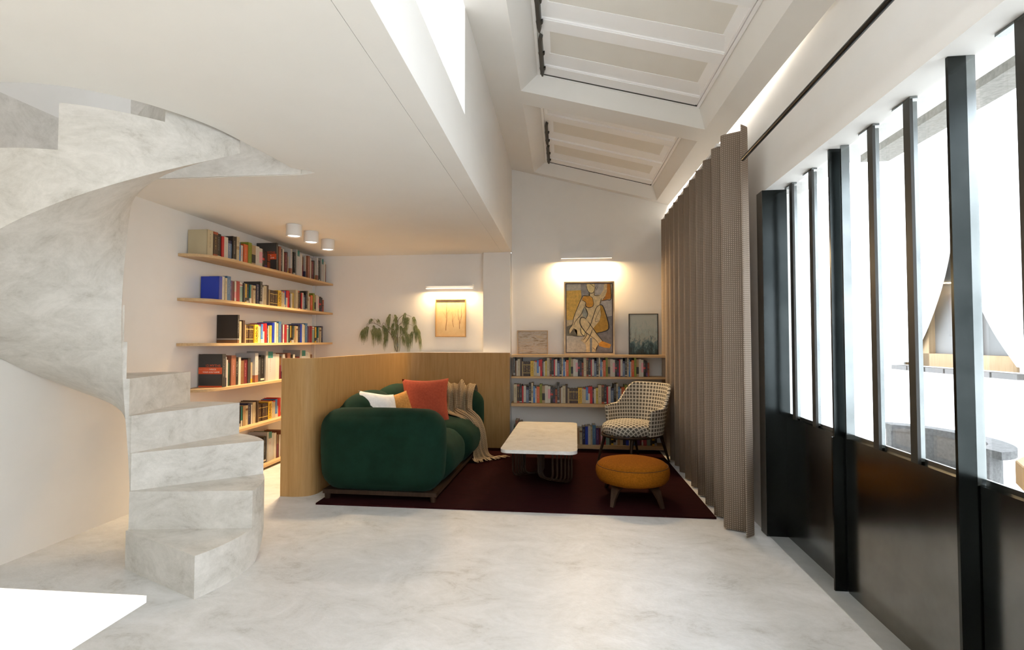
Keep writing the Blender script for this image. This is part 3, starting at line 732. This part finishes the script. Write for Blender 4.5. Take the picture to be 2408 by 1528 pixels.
LN = [([(525, 140), (545, 220), (590, 270), (650, 270), (690, 200), (690, 95)], 7), ([(600, 95), (680, 155)], 6), ([(580, 270), (580, 325), (460, 325), (420, 380), (330, 580), (260, 760), (240, 880), (175, 980), (165, 1070)], 8),
      ([(430, 410), (510, 460), (500, 520), (560, 560), (640, 540), (665, 480), (640, 360)], 8), ([(480, 540), (420, 680), (300, 820), (265, 900)], 7), ([(500, 560), (545, 680), (510, 770)], 9),
      ([(680, 250), (685, 320), (790, 325)], 8), ([(790, 500), (820, 380)], 9), ([(815, 430), (930, 410), (1015, 385), (1000, 95)], 9), ([(900, 340), (850, 400)], 6),
      ([(790, 505), (720, 560), (660, 720), (600, 890), (510, 1030)], 9), ([(790, 505), (850, 530), (920, 720), (965, 900), (950, 990), (860, 1030), (720, 1060)], 14),
      ([(640, 980), (590, 1110), (500, 1240)], 9), ([(780, 820), (690, 820), (810, 560)], 5), ([(510, 775), (430, 745), (390, 800), (400, 900), (500, 1040), (590, 1105)], 12),
      ([(550, 830), (650, 970), (740, 1090), (850, 1225)], 10), ([(400, 960), (410, 1060), (480, 1115), (490, 1040)], 9), ([(240, 1110), (340, 1118), (480, 1120)], 8),
      ([(600, 1110), (700, 1190), (760, 1270)], 6), ([(510, 1040), (520, 1100), (450, 1200)], 8), ([(640, 1340), (690, 1385)], 6), ([(690, 200), (740, 110)], 4), ([(700, 240), (760, 130)], 4)]
def pu(x, y): return (-hw + (x - 115) / 915 * 2 * hw, zt_ - (y - 95) / 1335 * (zt_ - zb_))
bm = BM(); lay_y = yf
for k, (mi, pl_) in enumerate(SH):
    yy = yf - .0006 - .00012 * k
    f_ = bm.faces.new([bm.verts.new((pu(*p)[0], yy, pu(*p)[1])) for p in pl_]); f_.material_index = mi
yy = yf - .0045
for pl_, w_ in LN:
    q = [Vector(pu(*p)) for p in curvepts(pl_, 4)]; w2 = w_ / 915 * hw * 1.25
    rows = []
    for i, p in enumerate(q):
        d = (q[min(i + 1, len(q) - 1)] - q[max(i - 1, 0)]).normalized(); nn = Vector((-d.y, d.x)) * w2 * (.7 + .5 * math.sin(PI * i / (len(q) - 1)))
        rows.append([(p.x + nn.x, yy, p.y + nn.y), (p.x - nn.x, yy, p.y - nn.y)])
    n0 = len(bm.faces); grid(bm, rows); bm.faces.ensure_lookup_table()
    for f_ in bm.faces[n0:]: f_.material_index = 13
bmesh.ops.triangulate(bm, faces=[f for f in bm.faces if len(f.verts) > 4])
obj('brushwork', bm, pm, t)
# seascape
m, nt, b = nodes('seascape')
tc = N(nt, 'ShaderNodeTexCoord'); mp = N(nt, 'ShaderNodeMapping'); mp.inputs['Scale'].default_value = (7, 7, 42); L(nt, tc.outputs['Object'], mp.inputs[0])
no = N(nt, 'ShaderNodeTexNoise', i_Scale=1., i_Detail=8., i_Roughness=.7, i_Distortion=.8); L(nt, mp.outputs[0], no.inputs['Vector'])
cr = N(nt, 'ShaderNodeValToRGB'); e = cr.color_ramp.elements; e[0].position = .28; e[0].color = (.10, .07, .035, 1); e[1].position = .72; e[1].color = (.80, .72, .58, 1)
for p, c in ((.42, (.36, .28, .18)), (.5, (.50, .46, .40)), (.58, (.44, .33, .20))): e.new(p).color = c4(c)
L(nt, no.outputs['Fac'], cr.inputs[0]); L(nt, cr.outputs[0], b.inputs['Base Color']); b.inputs['Roughness'].default_value = .6
art_base('painting', 'small sandy seascape in a thin pale wood frame, left on the ledge', -.497, -.152, 1.045, 1.316, 5.83, .007, .03, M['oak_x'], m)
# blue abstract
m, nt, b = nodes('blue_abstract')
tc = N(nt, 'ShaderNodeTexCoord'); mp = N(nt, 'ShaderNodeMapping'); mp.inputs['Scale'].default_value = (30, 10, 12); L(nt, tc.outputs['Object'], mp.inputs[0])
no = N(nt, 'ShaderNodeTexNoise', i_Scale=1., i_Detail=10., i_Roughness=.8, i_Distortion=.4); L(nt, mp.outputs[0], no.inputs['Vector'])
sp = N(nt, 'ShaderNodeSeparateXYZ'); L(nt, tc.outputs['Object'], sp.inputs[0])
ma = N(nt, 'ShaderNodeMath', operation='MULTIPLY_ADD'); ma.inputs[1].default_value = 2.0; ma.inputs[2].default_value = -.58; L(nt, sp.outputs[2], ma.inputs[0])
mb = N(nt, 'ShaderNodeMath', operation='MULTIPLY_ADD'); mb.inputs[1].default_value = 1.7; L(nt, no.outputs['Fac'], mb.inputs[0]); L(nt, ma.outputs[0], mb.inputs[2])
cr = N(nt, 'ShaderNodeValToRGB'); e = cr.color_ramp.elements; e[0].position = .22; e[0].color = (.008, .018, .022, 1); e[1].position = .95; e[1].color = (.42, .46, .42, 1)
for p, c in ((.40, (.02, .06, .075)), (.55, (.09, .17, .19)), (.66, (.35, .36, .30)), (.75, (.30, .38, .37))): e.new(p).color = c4(c)
L(nt, mb.outputs[0], cr.inputs[0]); L(nt, cr.outputs[0], b.inputs['Base Color']); b.inputs['Roughness'].default_value = .5
art_base('painting', 'dark blue and grey abstract painting in a black frame, right on the ledge', .749, 1.07, 1.045, 1.50, 5.83, .008, .035, M['frame_black'], m)
# sepia trees
cm = noisy('sepia_paper', (.52, .36, .18), (.66, .49, .27), nscale=5, detail=7, rough=.6, lo=.3, hi=.65)
t, hw, zb_, zt_, yf = art_base('picture', 'small sepia picture of bare trees on the back wall', -1.476, -1.113, 1.245, 1.688, 5.928, .008, .02, M['oak'], cm)
bm = BM()
def twig(x0, z0, x1, z1, w):
    n = 10; rows = []
    for i in range(n + 1):
        u = i / n; x = x0 + (x1 - x0) * u + .004 * math.sin(9 * u + x0 * 40); z = z0 + (z1 - z0) * u; ww = w * (1 - .75 * u)
        rows.append([(x - ww, yf - .0006, z), (x + ww, yf - .0006, z)])
    grid(bm, rows)
H = zt_ - zb_
for (x0, z0, x1, z1, w) in ((-.055, .16, -.045, .97, .0035), (.03, .25, .012, .66, .0022), (.11, .2, .085, .75, .003), (.115, .35, .135, .9, .0022), (-.05, .5, -.10, .7, .0013), (-.05, .6, .0, .8, .0012), (.02, .4, .06, .6, .0012), (.1, .45, .05, .62, .0012), (.115, .5, .15, .65, .0012)):
    twig(x0, zb_ + z0 * H, x1, zb_ + z1 * H, w)
obj('bare_trees', bm, plain('sepia_ink', (.26, .12, .05), .7), t)

# ------------------------------------------------------------------ vase with two drooping branches
VX, VY, VZ = -1.915, 5.845, 1.068
t = thing('vase', 'clear glass vase standing behind the corner of the oak partition', 'vase', (VX, VY, VZ))
bm = BM(); lathe(bm, [(0, .004), (.03, .004), (.034, .012), (.04, .09), (.044, .17), (.046, .172), (.0425, .17), (.038, .09), (.031, .016), (0, .012)], 32)
obj('body', bm, M['vase_glass'], t, 60)
def frond(bm, base, dx, length, fall, n=26):
    # a drooping spray: strands that start along a short arch and hang down
    for i in range(n):
        u = random.random(); sx = dx * (.2 + .8 * u)
        p0 = base + Vector((sx * .045, random.uniform(-.012, .012), .018 * math.sin(PI * u) - .01 * u))
        ln = length * random.uniform(.45, 1.) ; out = dx * random.uniform(.0, .028)
        pts = [p0, p0 + Vector((out * .6, random.uniform(-.006, .006), -ln * .35)), p0 + Vector((out, random.uniform(-.01, .01), -ln))]
        w = random.uniform(.0011, .0024)
        rows = []
        for k, p in enumerate(pts):
            ww = w * (.8, 1, .15)[k]; rows.append([(p.x - ww, p.y, p.z), (p.x + ww, p.y + .001, p.z)])
        grid(bm, rows)
def PX(x, y): return Vector((VX + (x - 1300) / 11.755 * .004835, VY, VZ + .0 + (1275 - y) / 11.755 * .004835))
def branch(label, main, subs, sprays):
    p = [PX(*q) for q in main]
    t = thing('leafy_branch', label, 'branch', (0, 0, 0), 0, 'branches in the vase')
    q = curvepts([tuple(v) for v in p], 6); bm = BM(); tube(bm, q, .0042, 7, .0016)
    for s in subs: tube(bm, curvepts([tuple(PX(*a)) for a in s], 5), .002, 6, .001)
    obj('stem', bm, M['stem'], t, 60)
    bm = BM()
    for (x, y, d, ln) in sprays: frond(bm, PX(x, y), d, ln * .004835 / 11.755, 1)
    obj('foliage', bm, M['leaf'], t)
branch('drooping branch of thin leaves leaning to the left out of the vase',
       [(1290, 1270), (1230, 1120), (1180, 900), (1090, 740), (960, 640), (780, 530), (640, 460), (520, 450), (430, 520), (380, 620)],
       [[(1060, 720), (1080, 640), (1100, 620), (1190, 570)], [(640, 460), (600, 380), (620, 330), (700, 380)], [(830, 560), (900, 440), (980, 560)], [(520, 450), (420, 470), (380, 590)]],
       [(370, 640, -1, 420), (420, 600, -1, 520), (480, 570, -1, 460), (540, 540, 1, 560), (620, 620, 1, 440), (700, 620, 1, 480), (840, 540, 1, 420), (880, 600, 1, 460), (660, 360, 1, 170), (600, 350, -1, 160), (1060, 640, -1, 560), (1040, 760, -1, 520), (1090, 700, 1, 300), (990, 580, 1, 120), (1190, 850, 1, 380), (500, 660, 1, 500), (700, 700, 1, 420), (340, 680, -1, 340)])
branch('drooping branch of thin leaves rising to the right out of the vase',
       [(1310, 1270), (1308, 900), (1300, 600), (1330, 370), (1420, 260), (1520, 210), (1620, 230), (1710, 270)],
       [[(1330, 390), (1260, 350), (1180, 300), (1150, 210)], [(1310, 560), (1450, 400), (1560, 320), (1640, 290)], [(1310, 640), (1230, 620), (1110, 630)], [(1350, 880), (1450, 760), (1560, 780), (1660, 830)], [(1340, 520), (1480, 440), (1700, 500), (1780, 560)], [(1350, 1270), (1390, 1100), (1340, 900)]],
       [(1140, 220, -1, 420), (1170, 240, 1, 400), (1100, 300, -1, 420), (1590, 190, -1, 420), (1640, 310, -1, 460), (1720, 300, 1, 460), (1680, 330, -1, 380), (1780, 540, 1, 520), (1740, 580, 1, 480), (1800, 720, -1, 520), (1880, 820, 1, 520), (1240, 480, -1, 280), (1220, 500, 1, 240), (1340, 560, 1, 380), (1360, 600, -1, 320), (1420, 620, 1, 260), (1490, 720, 1, 560), (1520, 800, 1, 520), (1400, 850, 1, 300), (1580, 790, 1, 320), (1620, 560, -1, 320), (1120, 650, 1, 340), (1340, 300, -1, 200), (1840, 640, 1, 420)])

# ------------------------------------------------------------------ shelves
LZ = [1.885, 1.535, 1.180, .818, .440, .045]
lname = ['topmost oak shelf on the left wall', 'second oak shelf down on the left wall', 'third oak shelf down on the left wall', 'fourth oak shelf down on the left wall', 'fifth oak shelf down on the left wall', 'lowest oak shelf on the left wall']
pl_ = [(-2.989, 5.925)] + curvepts([(-2.989, 3.725), (-2.93, 3.735), (-2.82, 3.785), (-2.76, 3.89), (-2.745, 4.05)], 5) + [(-2.74, 5.925)]
for z, n_ in zip(LZ, lname):
    o = obj('wall_shelf', prism(BM(), pl_, z - .022, z), M['oak_y'], smooth=25)
    tag(o, 'floating ' + n_ + ' with a rounded near end', 'shelf', 'oak shelves on the left wall')
RZs = [(1.045, .028), (.806, .022), (.51, .034), (.062, .036)]
rname = ['oak ledge under the three paintings', 'oak shelf just below the painting ledge', 'oak shelf level with the armchair back', 'lowest oak shelf behind coffee table and armchair']
for (z, tk), n_ in zip(RZs, rname):
    o = obj('wall_shelf', bx(-.556, 1.30, 5.66, YB - .001, z - tk, z), M['oak_x'])
    tag(o, n_, 'shelf', 'oak shelves under the paintings')
# slim white upright in the far left corner
struct('trim_6', bx(XL, -2.955, 5.905, 5.929, 0, ZC), M['plaster'])

# ------------------------------------------------------------------ books
BC = dict(cream=(.46, .39, .25), white=(.52, .49, .42), black=(.012, .011, .011), charcoal=(.035, .035, .035), darkbrown=(.045, .022, .012), brown=(.16, .075, .03), red=(.45, .015, .02), scarlet=(.52, .012, .012),
          crimson=(.26, .012, .018), maroon=(.12, .012, .02), orange=(.55, .10, .02), rust=(.30, .06, .02), olive=(.19, .22, .02), green=(.03, .07, .05), teal=(.02, .16, .15), mint=(.20, .32, .27), blue=(.03, .17, .48), royal=(.01, .035, .36),
          navy=(.012, .015, .055), steel=(.05, .14, .27), slate=(.12, .17, .26), purple=(.07, .02, .10), yellow=(.68, .43, .03), mustard=(.52, .38, .05), tan=(.33, .23, .12), grey=(.32, .31, .29), copper=(.26, .10, .06), pink=(.62, .30, .34), silver=(.42, .42, .41), gold=(.5, .36, .1))
_bm = {}
def bookmat(base, ttl, bands, h):
    key = (base, ttl, tuple(bands), h)
    if key in _bm: return _bm[key]
    m, nt, b = nodes('book_%s' % base)
    tc = N(nt, 'ShaderNodeTexCoord'); sp = N(nt, 'ShaderNodeSeparateXYZ'); L(nt, tc.outputs['Object'], sp.inputs[0])
    oi = N(nt, 'ShaderNodeObjectInfo')
    cur = N(nt, 'ShaderNodeRGB'); cur.outputs[0].default_value = c4(BC[base]); cur = cur.outputs[0]
    def rng(sock, a, c):
        g = N(nt, 'ShaderNodeMath', operation='GREATER_THAN'); g.inputs[1].default_value = a; L(nt, sock, g.inputs[0])
        l = N(nt, 'ShaderNodeMath', operation='LESS_THAN'); l.inputs[1].default_value = c; L(nt, sock, l.inputs[0])
        k = N(nt, 'ShaderNodeMath', operation='MULTIPLY'); L(nt, g.outputs[0], k.inputs[0]); L(nt, l.outputs[0], k.inputs[1]); return k.outputs[0]
    def mix(fac, cur, col):
        x = N(nt, 'ShaderNodeMix', data_type='RGBA'); L(nt, fac, x.inputs[0]); L(nt, cur, x.inputs[6]); x.inputs[7].default_value = c4(col); return x.outputs[2]
    for (a, c, cn) in bands: cur = mix(rng(sp.outputs[2], a * h, c * h), cur, BC[cn])
    if ttl:
        cx = N(nt, 'ShaderNodeCombineXYZ'); mm = N(nt, 'ShaderNodeVectorMath', operation='MULTIPLY_ADD')
        mm.inputs[1].default_value = (260, 0, 210); rn = N(nt, 'ShaderNodeCombineXYZ'); sc = N(nt, 'ShaderNodeMath', operation='MULTIPLY'); sc.inputs[1].default_value = 50; L(nt, oi.outputs['Random'], sc.inputs[0]); L(nt, sc.outputs[0], rn.inputs[1])
        L(nt, tc.outputs['Object'], mm.inputs[0]); L(nt, rn.outputs[0], mm.inputs[2])
        no = N(nt, 'ShaderNodeTexNoise', i_Scale=1., i_Detail=1.); L(nt, mm.outputs[0], no.inputs['Vector'])
        g = N(nt, 'ShaderNodeMath', operation='GREATER_THAN'); g.inputs[1].default_value = .55; L(nt, no.outputs['Fac'], g.inputs[0])
        w = rng(sp.outputs[0], -.004, .004); hh = rng(sp.outputs[2], .30 * h, .86 * h); yv = rng(sp.outputs[1], -.01, .0006)
        k = N(nt, 'ShaderNodeMath', operation='MULTIPLY'); L(nt, w, k.inputs[0]); L(nt, hh, k.inputs[1])
        k2 = N(nt, 'ShaderNodeMath', operation='MULTIPLY'); L(nt, k.outputs[0], k2.inputs[0]); L(nt, yv, k2.inputs[1])
        k3 = N(nt, 'ShaderNodeMath', operation='MULTIPLY'); L(nt, k2.outputs[0], k3.inputs[0]); L(nt, g.outputs[0], k3.inputs[1])
        cur = mix(k3.outputs[0], cur, BC[ttl])
    L(nt, cur, b.inputs['Base Color']); b.inputs['Roughness'].default_value = .45
    _bm[key] = m
    return m
W = [(.08, .16, 'white')]
# kind: width mm, height mm, depth mm, base, title colour, bands, wording
SEQ_A = [(26, 205, 165, 'cream', 'black', [], 'cream paperback'), (20, 203, 165, 'darkbrown', 'gold', [(.0, .1, 'rust'), (.9, 1, 'rust')], 'dark brown book'), (20, 200, 160, 'black', 'grey', [(.04, .09, 'white')], 'black book'), (12, 186, 160, 'red', None, [], 'slim red book'),
         (20, 190, 160, 'white', 'grey', [(0, .04, 'black')], 'white book'), (22, 172, 160, 'slate', 'white', [(.85, 1, 'navy')], 'slate blue book'), (20, 216, 165, 'black', 'white', [(.04, .1, 'white')], 'tall black book'),
         (15, 222, 165, 'cream', 'black', [(.5, .62, 'tan')], 'tall cream book'), (15, 186, 150, 'blue', 'white', [(.85, 1, 'steel')], 'blue paperback'), (12, 163, 150, 'white', 'red', [], 'slim white book'), (24, 180, 155, 'orange', 'white', [], 'orange book'), (20, 208, 160, 'olive', 'black', [], 'olive green book'),
         (22, 192, 155, 'tan', None, [(.16, .56, 'black')], 'tan book with black band'), (24, 195, 155, 'white', 'grey', [], 'thick white book'), (20, 186, 150, 'white', None, [(.26, .82, 'pink')], 'white book with pink panel'), (20, 182, 150, 'black', 'grey', [(.46, .58, 'scarlet')], 'black book with red band'),
         (17, 174, 150, 'black', 'purple', [(.06, .26, 'purple')], 'plain black book'), (17, 152, 150, 'rust', 'black', [(.52, .58, 'black')], 'short rust coloured book')]
SEQ_B = [(18, 222, 165, 'charcoal', 'white', [(.05, .16, 'grey')], 'tall charcoal book'), (12, 168, 150, 'brown', None, [], 'thin brown book'), (11, 174, 150, 'white', None, [], 'thin white book'), (24, 192, 155, 'cream', 'black', [], 'cream book with dark title'), (17, 202, 155, 'darkbrown', None, [], 'very dark brown book'),
         (13, 163, 150, 'tan', 'olive', [], 'thin tan book')] + [(23, 160, 150, 'darkbrown', 'gold', [(.2, .24, 'gold'), (.76, .8, 'gold')], 'brown volume with gold bands')] * 3 + \
        [(30, 170, 155, 'yellow', None, [], 'yellow book titled MATHEMATICS'), (13, 165, 150, 'cream', 'brown', [], 'thin cream book'), (18, 170, 150, 'cream', 'grey', [(.92, 1, 'red')], 'cream book with red tip'), (18, 178, 150, 'blue', 'white', [(0, .2, 'white')], 'blue and white book'), (13, 182, 150, 'white', None, [(.6, 1, 'red')], 'red and white book'),
         (20, 186, 150, 'scarlet', 'black', [], 'scarlet book'), (12, 168, 150, 'navy', 'gold', [], 'thin navy book'), (15, 162, 150, 'white', 'grey', [], 'off-white book'), (17, 170, 150, 'mustard', 'black', [], 'mustard yellow book')]
SEQ_C = [(20, 198, 160, 'royal', 'steel', [], 'royal blue book'), (18, 203, 160, 'white', 'tan', [], 'white hardback'), (14, 194, 160, 'cream', 'black', [], 'cream hardback'), (24, 213, 165, 'steel', 'white', [], 'steel blue book'), (22, 183, 155, 'purple', 'pink', [], 'dark purple book'), (14, 180, 150, 'maroon', 'black', [], 'maroon book'), (12, 184, 150, 'white', None, [(.2, .5, 'pink')], 'thin white hardback'),
         (24, 187, 150, 'crimson', 'red', [], 'crimson book'), (26, 182, 150, 'mint', None, [(.8, 1, 'white'), (.86, .9, 'crimson')], 'mint green and white book'), (13, 180, 150, 'charcoal', None, [], 'thin charcoal book'), (16, 178, 150, 'yellow', 'black', [(.1, .3, 'black')], 'yellow and black book'), (18, 180, 150, 'black', 'grey', [(0, .16, 'grey')], 'black hardback'), (11, 176, 150, 'teal', None, [(.0, .3, 'white')], 'thin teal book'),
         (20, 178, 150, 'tan', 'orange', [], 'sandy tan book'), (19, 176, 150, 'cream', 'black', [(.75, .85, 'brown')], 'cream book, brown label'), (22, 192, 155, 'navy', 'white', [], 'navy blue hardback')]
SEQ_D = [(9, 248, 190, 'grey', 'navy', [(0, .3, 'navy')], 'tall slim grey book'), (8, 222, 180, 'white', 'pink', [], 'slim white pamphlet'), (9, 195, 170, 'green', None, [], 'slim dark green book'), (15, 256, 185, 'copper', 'pink', [], 'tall copper red book'), (9, 238, 180, 'black', 'white', [], 'tall slim black book'), (8, 240, 185, 'white', None, [], 'tall slim white book'),
         (13, 208, 175, 'brown', 'tan', [], 'brown paperback'), (13, 214, 175, 'maroon', 'pink', [], 'maroon paperback'), (10, 226, 175, 'charcoal', None, [], 'slim charcoal book'), (11, 186, 165, 'cream', 'red', [(0, .2, 'yellow')], 'cream book with yellow foot'), (12, 268, 190, 'silver', 'copper', [(0, .25, 'copper')], 'tall silver book'), (14, 232, 180, 'charcoal', 'grey', [], 'charcoal grey book'), (14, 246, 180, 'black', 'grey', [(.05, .12, 'white')], 'tall black paperback'),
         (9, 282, 190, 'grey', None, [], 'very tall grey book'), (20, 276, 185, 'silver', 'red', [(.78, 1, 'teal')], 'silver book with teal top'), (14, 258, 180, 'silver', None, [], 'tall pale silver book'), (15, 250, 180, 'white', 'grey', [], 'tall white paperback'), (12, 228, 175, 'maroon', None, [(.6, 1, 'brown')], 'maroon and brown book')]
BIGBLACK = (14, 245, 190, 'black', 'grey', [(.0, .1, 'brown'), (.12, .16, 'grey')], 'large streaked black book')
GOLF = (11, 272, 205, 'charcoal', 'grey', [], 'large charcoal book with orange band')
inkm = plain('ink_black', (.01, .01, .01), .6); orm = plain('cover_orange', (.62, .085, .02), .45); cwm = plain('cover_white', (.78, .74, .66), .5)
_proto = {}
def book_proto(k, w):
    key = (k[6], k[0], k[1], round(w, 4), k[3])
    if key in _proto: return _proto[key]
    h, d = k[1] / 1000, k[2] / 1000; tb = .0022
    bm = BM()
    box(bm, -w / 2, -w / 2 + tb, 0, d, 0, h); box(bm, w / 2 - tb, w / 2, 0, d, 0, h); box(bm, -w / 2, w / 2, -.0008, tb, 0, h)
    me = obj('book', bm, bookmat(k[3], k[4], k[5], h)); m1 = me.data; bpy.data.objects.remove(me)
    pg = obj('page_block', bx(-w / 2 + tb, w / 2 - tb, tb, d - .004, .003, h - .004), M['page']); m2 = pg.data; bpy.data.objects.remove(pg)
    _proto[key] = (m1, m2, {})
    return _proto[key]
NB = 0
def make_book(k, w, loc, rz, label, group):
    global NB
    m1, m2, ex = book_proto(k, w)
    o = bpy.data.objects.new('book', m1); COL.objects.link(o); o.location = loc; o.rotation_euler = (0, 0, rz); tag(o, label, 'book', group)
    p = bpy.data.objects.new('page_block', m2); COL.objects.link(p); p.parent = o
    h = k[1] / 1000; NB += 1
    if 'MATHEMATICS' in k[6]:
        if 'txt' in ex:
            q = bpy.data.objects.new('spine_title', ex['txt']); COL.objects.link(q); q.parent = o; q.location = (0, -.0012, h * .48); q.rotation_euler = (0, R(90), 0)
            q.matrix_basis = ex['mb']
        else:
            q = text_mesh('spine_title', 'MATHEMATICS', .0235, inkm, o, (0, -.0014, h * .48), (0, 0, 0), sx=1.)
            wd = max(v.co.x for v in q.data.vertices) - min(v.co.x for v in q.data.vertices)
            f = h * .80 / wd
            q.matrix_basis = Matrix.Translation((0, -.0014, h * .48)) @ Matrix.Rotation(R(90), 4, 'Y') @ Matrix.Rotation(R(90), 4, 'X') @ Matrix.Diagonal((f, w * .62 / .0165, 1, 1))
            ex['txt'] = q.data; ex['mb'] = q.matrix_basis.copy()
    if k is GOLF:
        d = k[2] / 1000; x = -w / 2
        cb = BM(); box(cb, x - .0006, x, 0, d, h * .40, h * .60); box(cb, x - .0006, x, 0, d, 0, h * .045); obj('cover_band', cb, orm, o)
        def line(body, size, y, z, mt, al='RIGHT', nm='cover_title'):
            q = text_mesh(nm, body, size, mt, o, (0, 0, 0), (0, 0, 0), al)
            # lettering on the board that faces local -x: its reading direction runs towards the spine (-y)
            q.matrix_basis = Matrix.Translation((x - .0009, y, z)) @ Matrix(((0, 0, -1, 0), (-1, 0, 0, 0), (0, 1, 0, 0), (0, 0, 0, 1)))
        line('12 MYTHS', .030, .012, h * .645, orm); line('THAT COULD', .0165, .105, h * .535, plain('cover_salmon', (.75, .22, .12), .5)); line('WRECK', .0175, .05, h * .535, cwm); line('YOUR GOLF GAME', .0175, .02, h * .455, cwm)
def ordn(n): return '%d%s' % (n, 'th' if 10 <= n % 100 <= 20 else {1: 'st', 2: 'nd', 3: 'rd'}.get(n % 10, 'th'))
def row(seq, a, b_, fixed, z, side, where, group, scale=None):
    tot = sum(k[0] for k in seq) / 1000; sc = (b_ - a) / tot if scale is None else scale
    pos = a
    for i, k in enumerate(seq):
        w = k[0] / 1000 * sc
        gap = .0006
        c = pos + w / 2
        lab = '%s, %s from left on the %s' % (k[6], ordn(i + 1), where)
        inset = random.uniform(0, .012) if k is not GOLF else 0
        if side == 'L': make_book(k, round(w - gap, 4), (fixed(k) - inset, c, z), R(90), lab, group)
        else: make_book(k, round(w - gap, 4), (c, fixed(k) + inset, z), 0, lab, group)
        pos += w
lf = lambda k: XL + .006 + .012 + k[2] / 1000
rf = lambda k: YB - .005 - .014 - k[2] / 1000
row(SEQ_A + [GOLF] + SEQ_D + SEQ_D[:15] + [SEQ_D[16], SEQ_D[17]], 3.815, 5.862, lf, LZ[0], 'L', 'topmost left-wall shelf', 'books on the topmost left shelf')
row(SEQ_C + SEQ_B + SEQ_A, 3.965, 5.862, lf, LZ[1], 'L', 'second left-wall shelf', 'books on the second left shelf')
row([BIGBLACK] + SEQ_B[1:] + SEQ_C + SEQ_C, 4.185, 5.85, lf, LZ[2], 'L', 'third left-wall shelf', 'books on the third left shelf')
row([GOLF] + SEQ_D + SEQ_D[:8] + SEQ_D[13:18], 3.955, 5.55, lf, LZ[3], 'L', 'fourth left-wall shelf', 'books on the fourth left shelf')
row(SEQ_C[9:] + SEQ_B[2:15], 4.21, 4.95, lf, LZ[4], 'L', 'fifth left-wall shelf', 'books on the fifth left shelf')
row(SEQ_D[12:] + SEQ_D[1:6], 4.62, 5.02, lf, LZ[5], 'L', 'lowest left-wall shelf', 'books on the lowest left shelf')
row(SEQ_B + SEQ_A + SEQ_A[:17] + SEQ_A[3:], -.535, .955, rf, RZs[1][0], 'R', 'shelf under the ledge', 'books just below the paintings')
row(SEQ_A + SEQ_B + SEQ_A[:14], -.53, .78, rf, RZs[2][0], 'R', 'shelf behind the armchair', 'books behind the armchair back')
row(SEQ_D[2:7], -.53, -.41, rf, RZs[3][0], 'R', 'bottom shelf beside the partition', 'books at the left of the bottom shelf')
row(SEQ_C[10:] + SEQ_C + SEQ_C[:12], .10, 1.03, rf, RZs[3][0], 'R', 'bottom shelf behind the armchair', 'books behind the armchair legs')
print('BOOKS', NB)

# ------------------------------------------------------------------ near tables
t = thing('dining_table', 'bright white table corner at the lower left edge of the photo', 'table', (-1.78, -.09, 0))
obj('tabletop', bevel(bx(-1, 1.0, -1, 1.0, .707, .72), .003, 1), M['table_white'], t)
for x in (-.9, .93):
    for y in (-.9, .74):
        bm = BM(); tube(bm, [(x, y, .707), (x, y, 0)], .018, 8, .012); obj('leg', bm, M['walnut'], t, 60)
t = thing('bar_table', 'round light oak table top at the right edge of the photo', 'table', (1.10, 1.05, 0))
obj('tabletop', bevel(lathe(BM(), [(0, .90), (.20, .90), (.20, .95), (0, .95)], 18), .002, 1), M['oak_pale'], t, 12)
obj('column', lathe(BM(), [(.02, .02), (.02, .9)], 16), M['metal_black'], t, 50)
obj('base', lathe(BM(), [(.15, 0), (.15, .012), (.03, .022)], 24), M['metal_black'], t, 50)

# ------------------------------------------------------------------ light
w = bpy.data.worlds.new('sky'); S.world = w; w.use_nodes = True
bg = w.node_tree.nodes['Background']; bg.inputs[0].default_value = (.90, .96, 1.05, 1); bg.inputs[1].default_value = 7.9
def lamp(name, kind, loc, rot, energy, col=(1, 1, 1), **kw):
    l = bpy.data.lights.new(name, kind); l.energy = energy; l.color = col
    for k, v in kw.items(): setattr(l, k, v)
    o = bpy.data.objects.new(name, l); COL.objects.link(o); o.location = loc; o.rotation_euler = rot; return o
# added warm spot without a fitting, whitens the table and lifts the ceiling
lamp('table_fill_spot', 'SPOT', (-1.3, .1, 2.19), (0, 0, 0), 200, (1, .88, .70), spot_size=R(75), spot_blend=.3, shadow_soft_size=.05)

S.view_settings.view_transform = 'Standard'; S.view_settings.look = 'None'; S.view_settings.gamma = 1.0
S.view_settings.use_curve_mapping = False; S.view_settings.exposure = 0.0
S.cycles.max_bounces = 10; S.cycles.diffuse_bounces = 8; S.cycles.transparent_max_bounces = 16
S.cycles.sample_clamp_indirect = 6.0; S.cycles.caustics_reflective = False; S.cycles.caustics_refractive = False
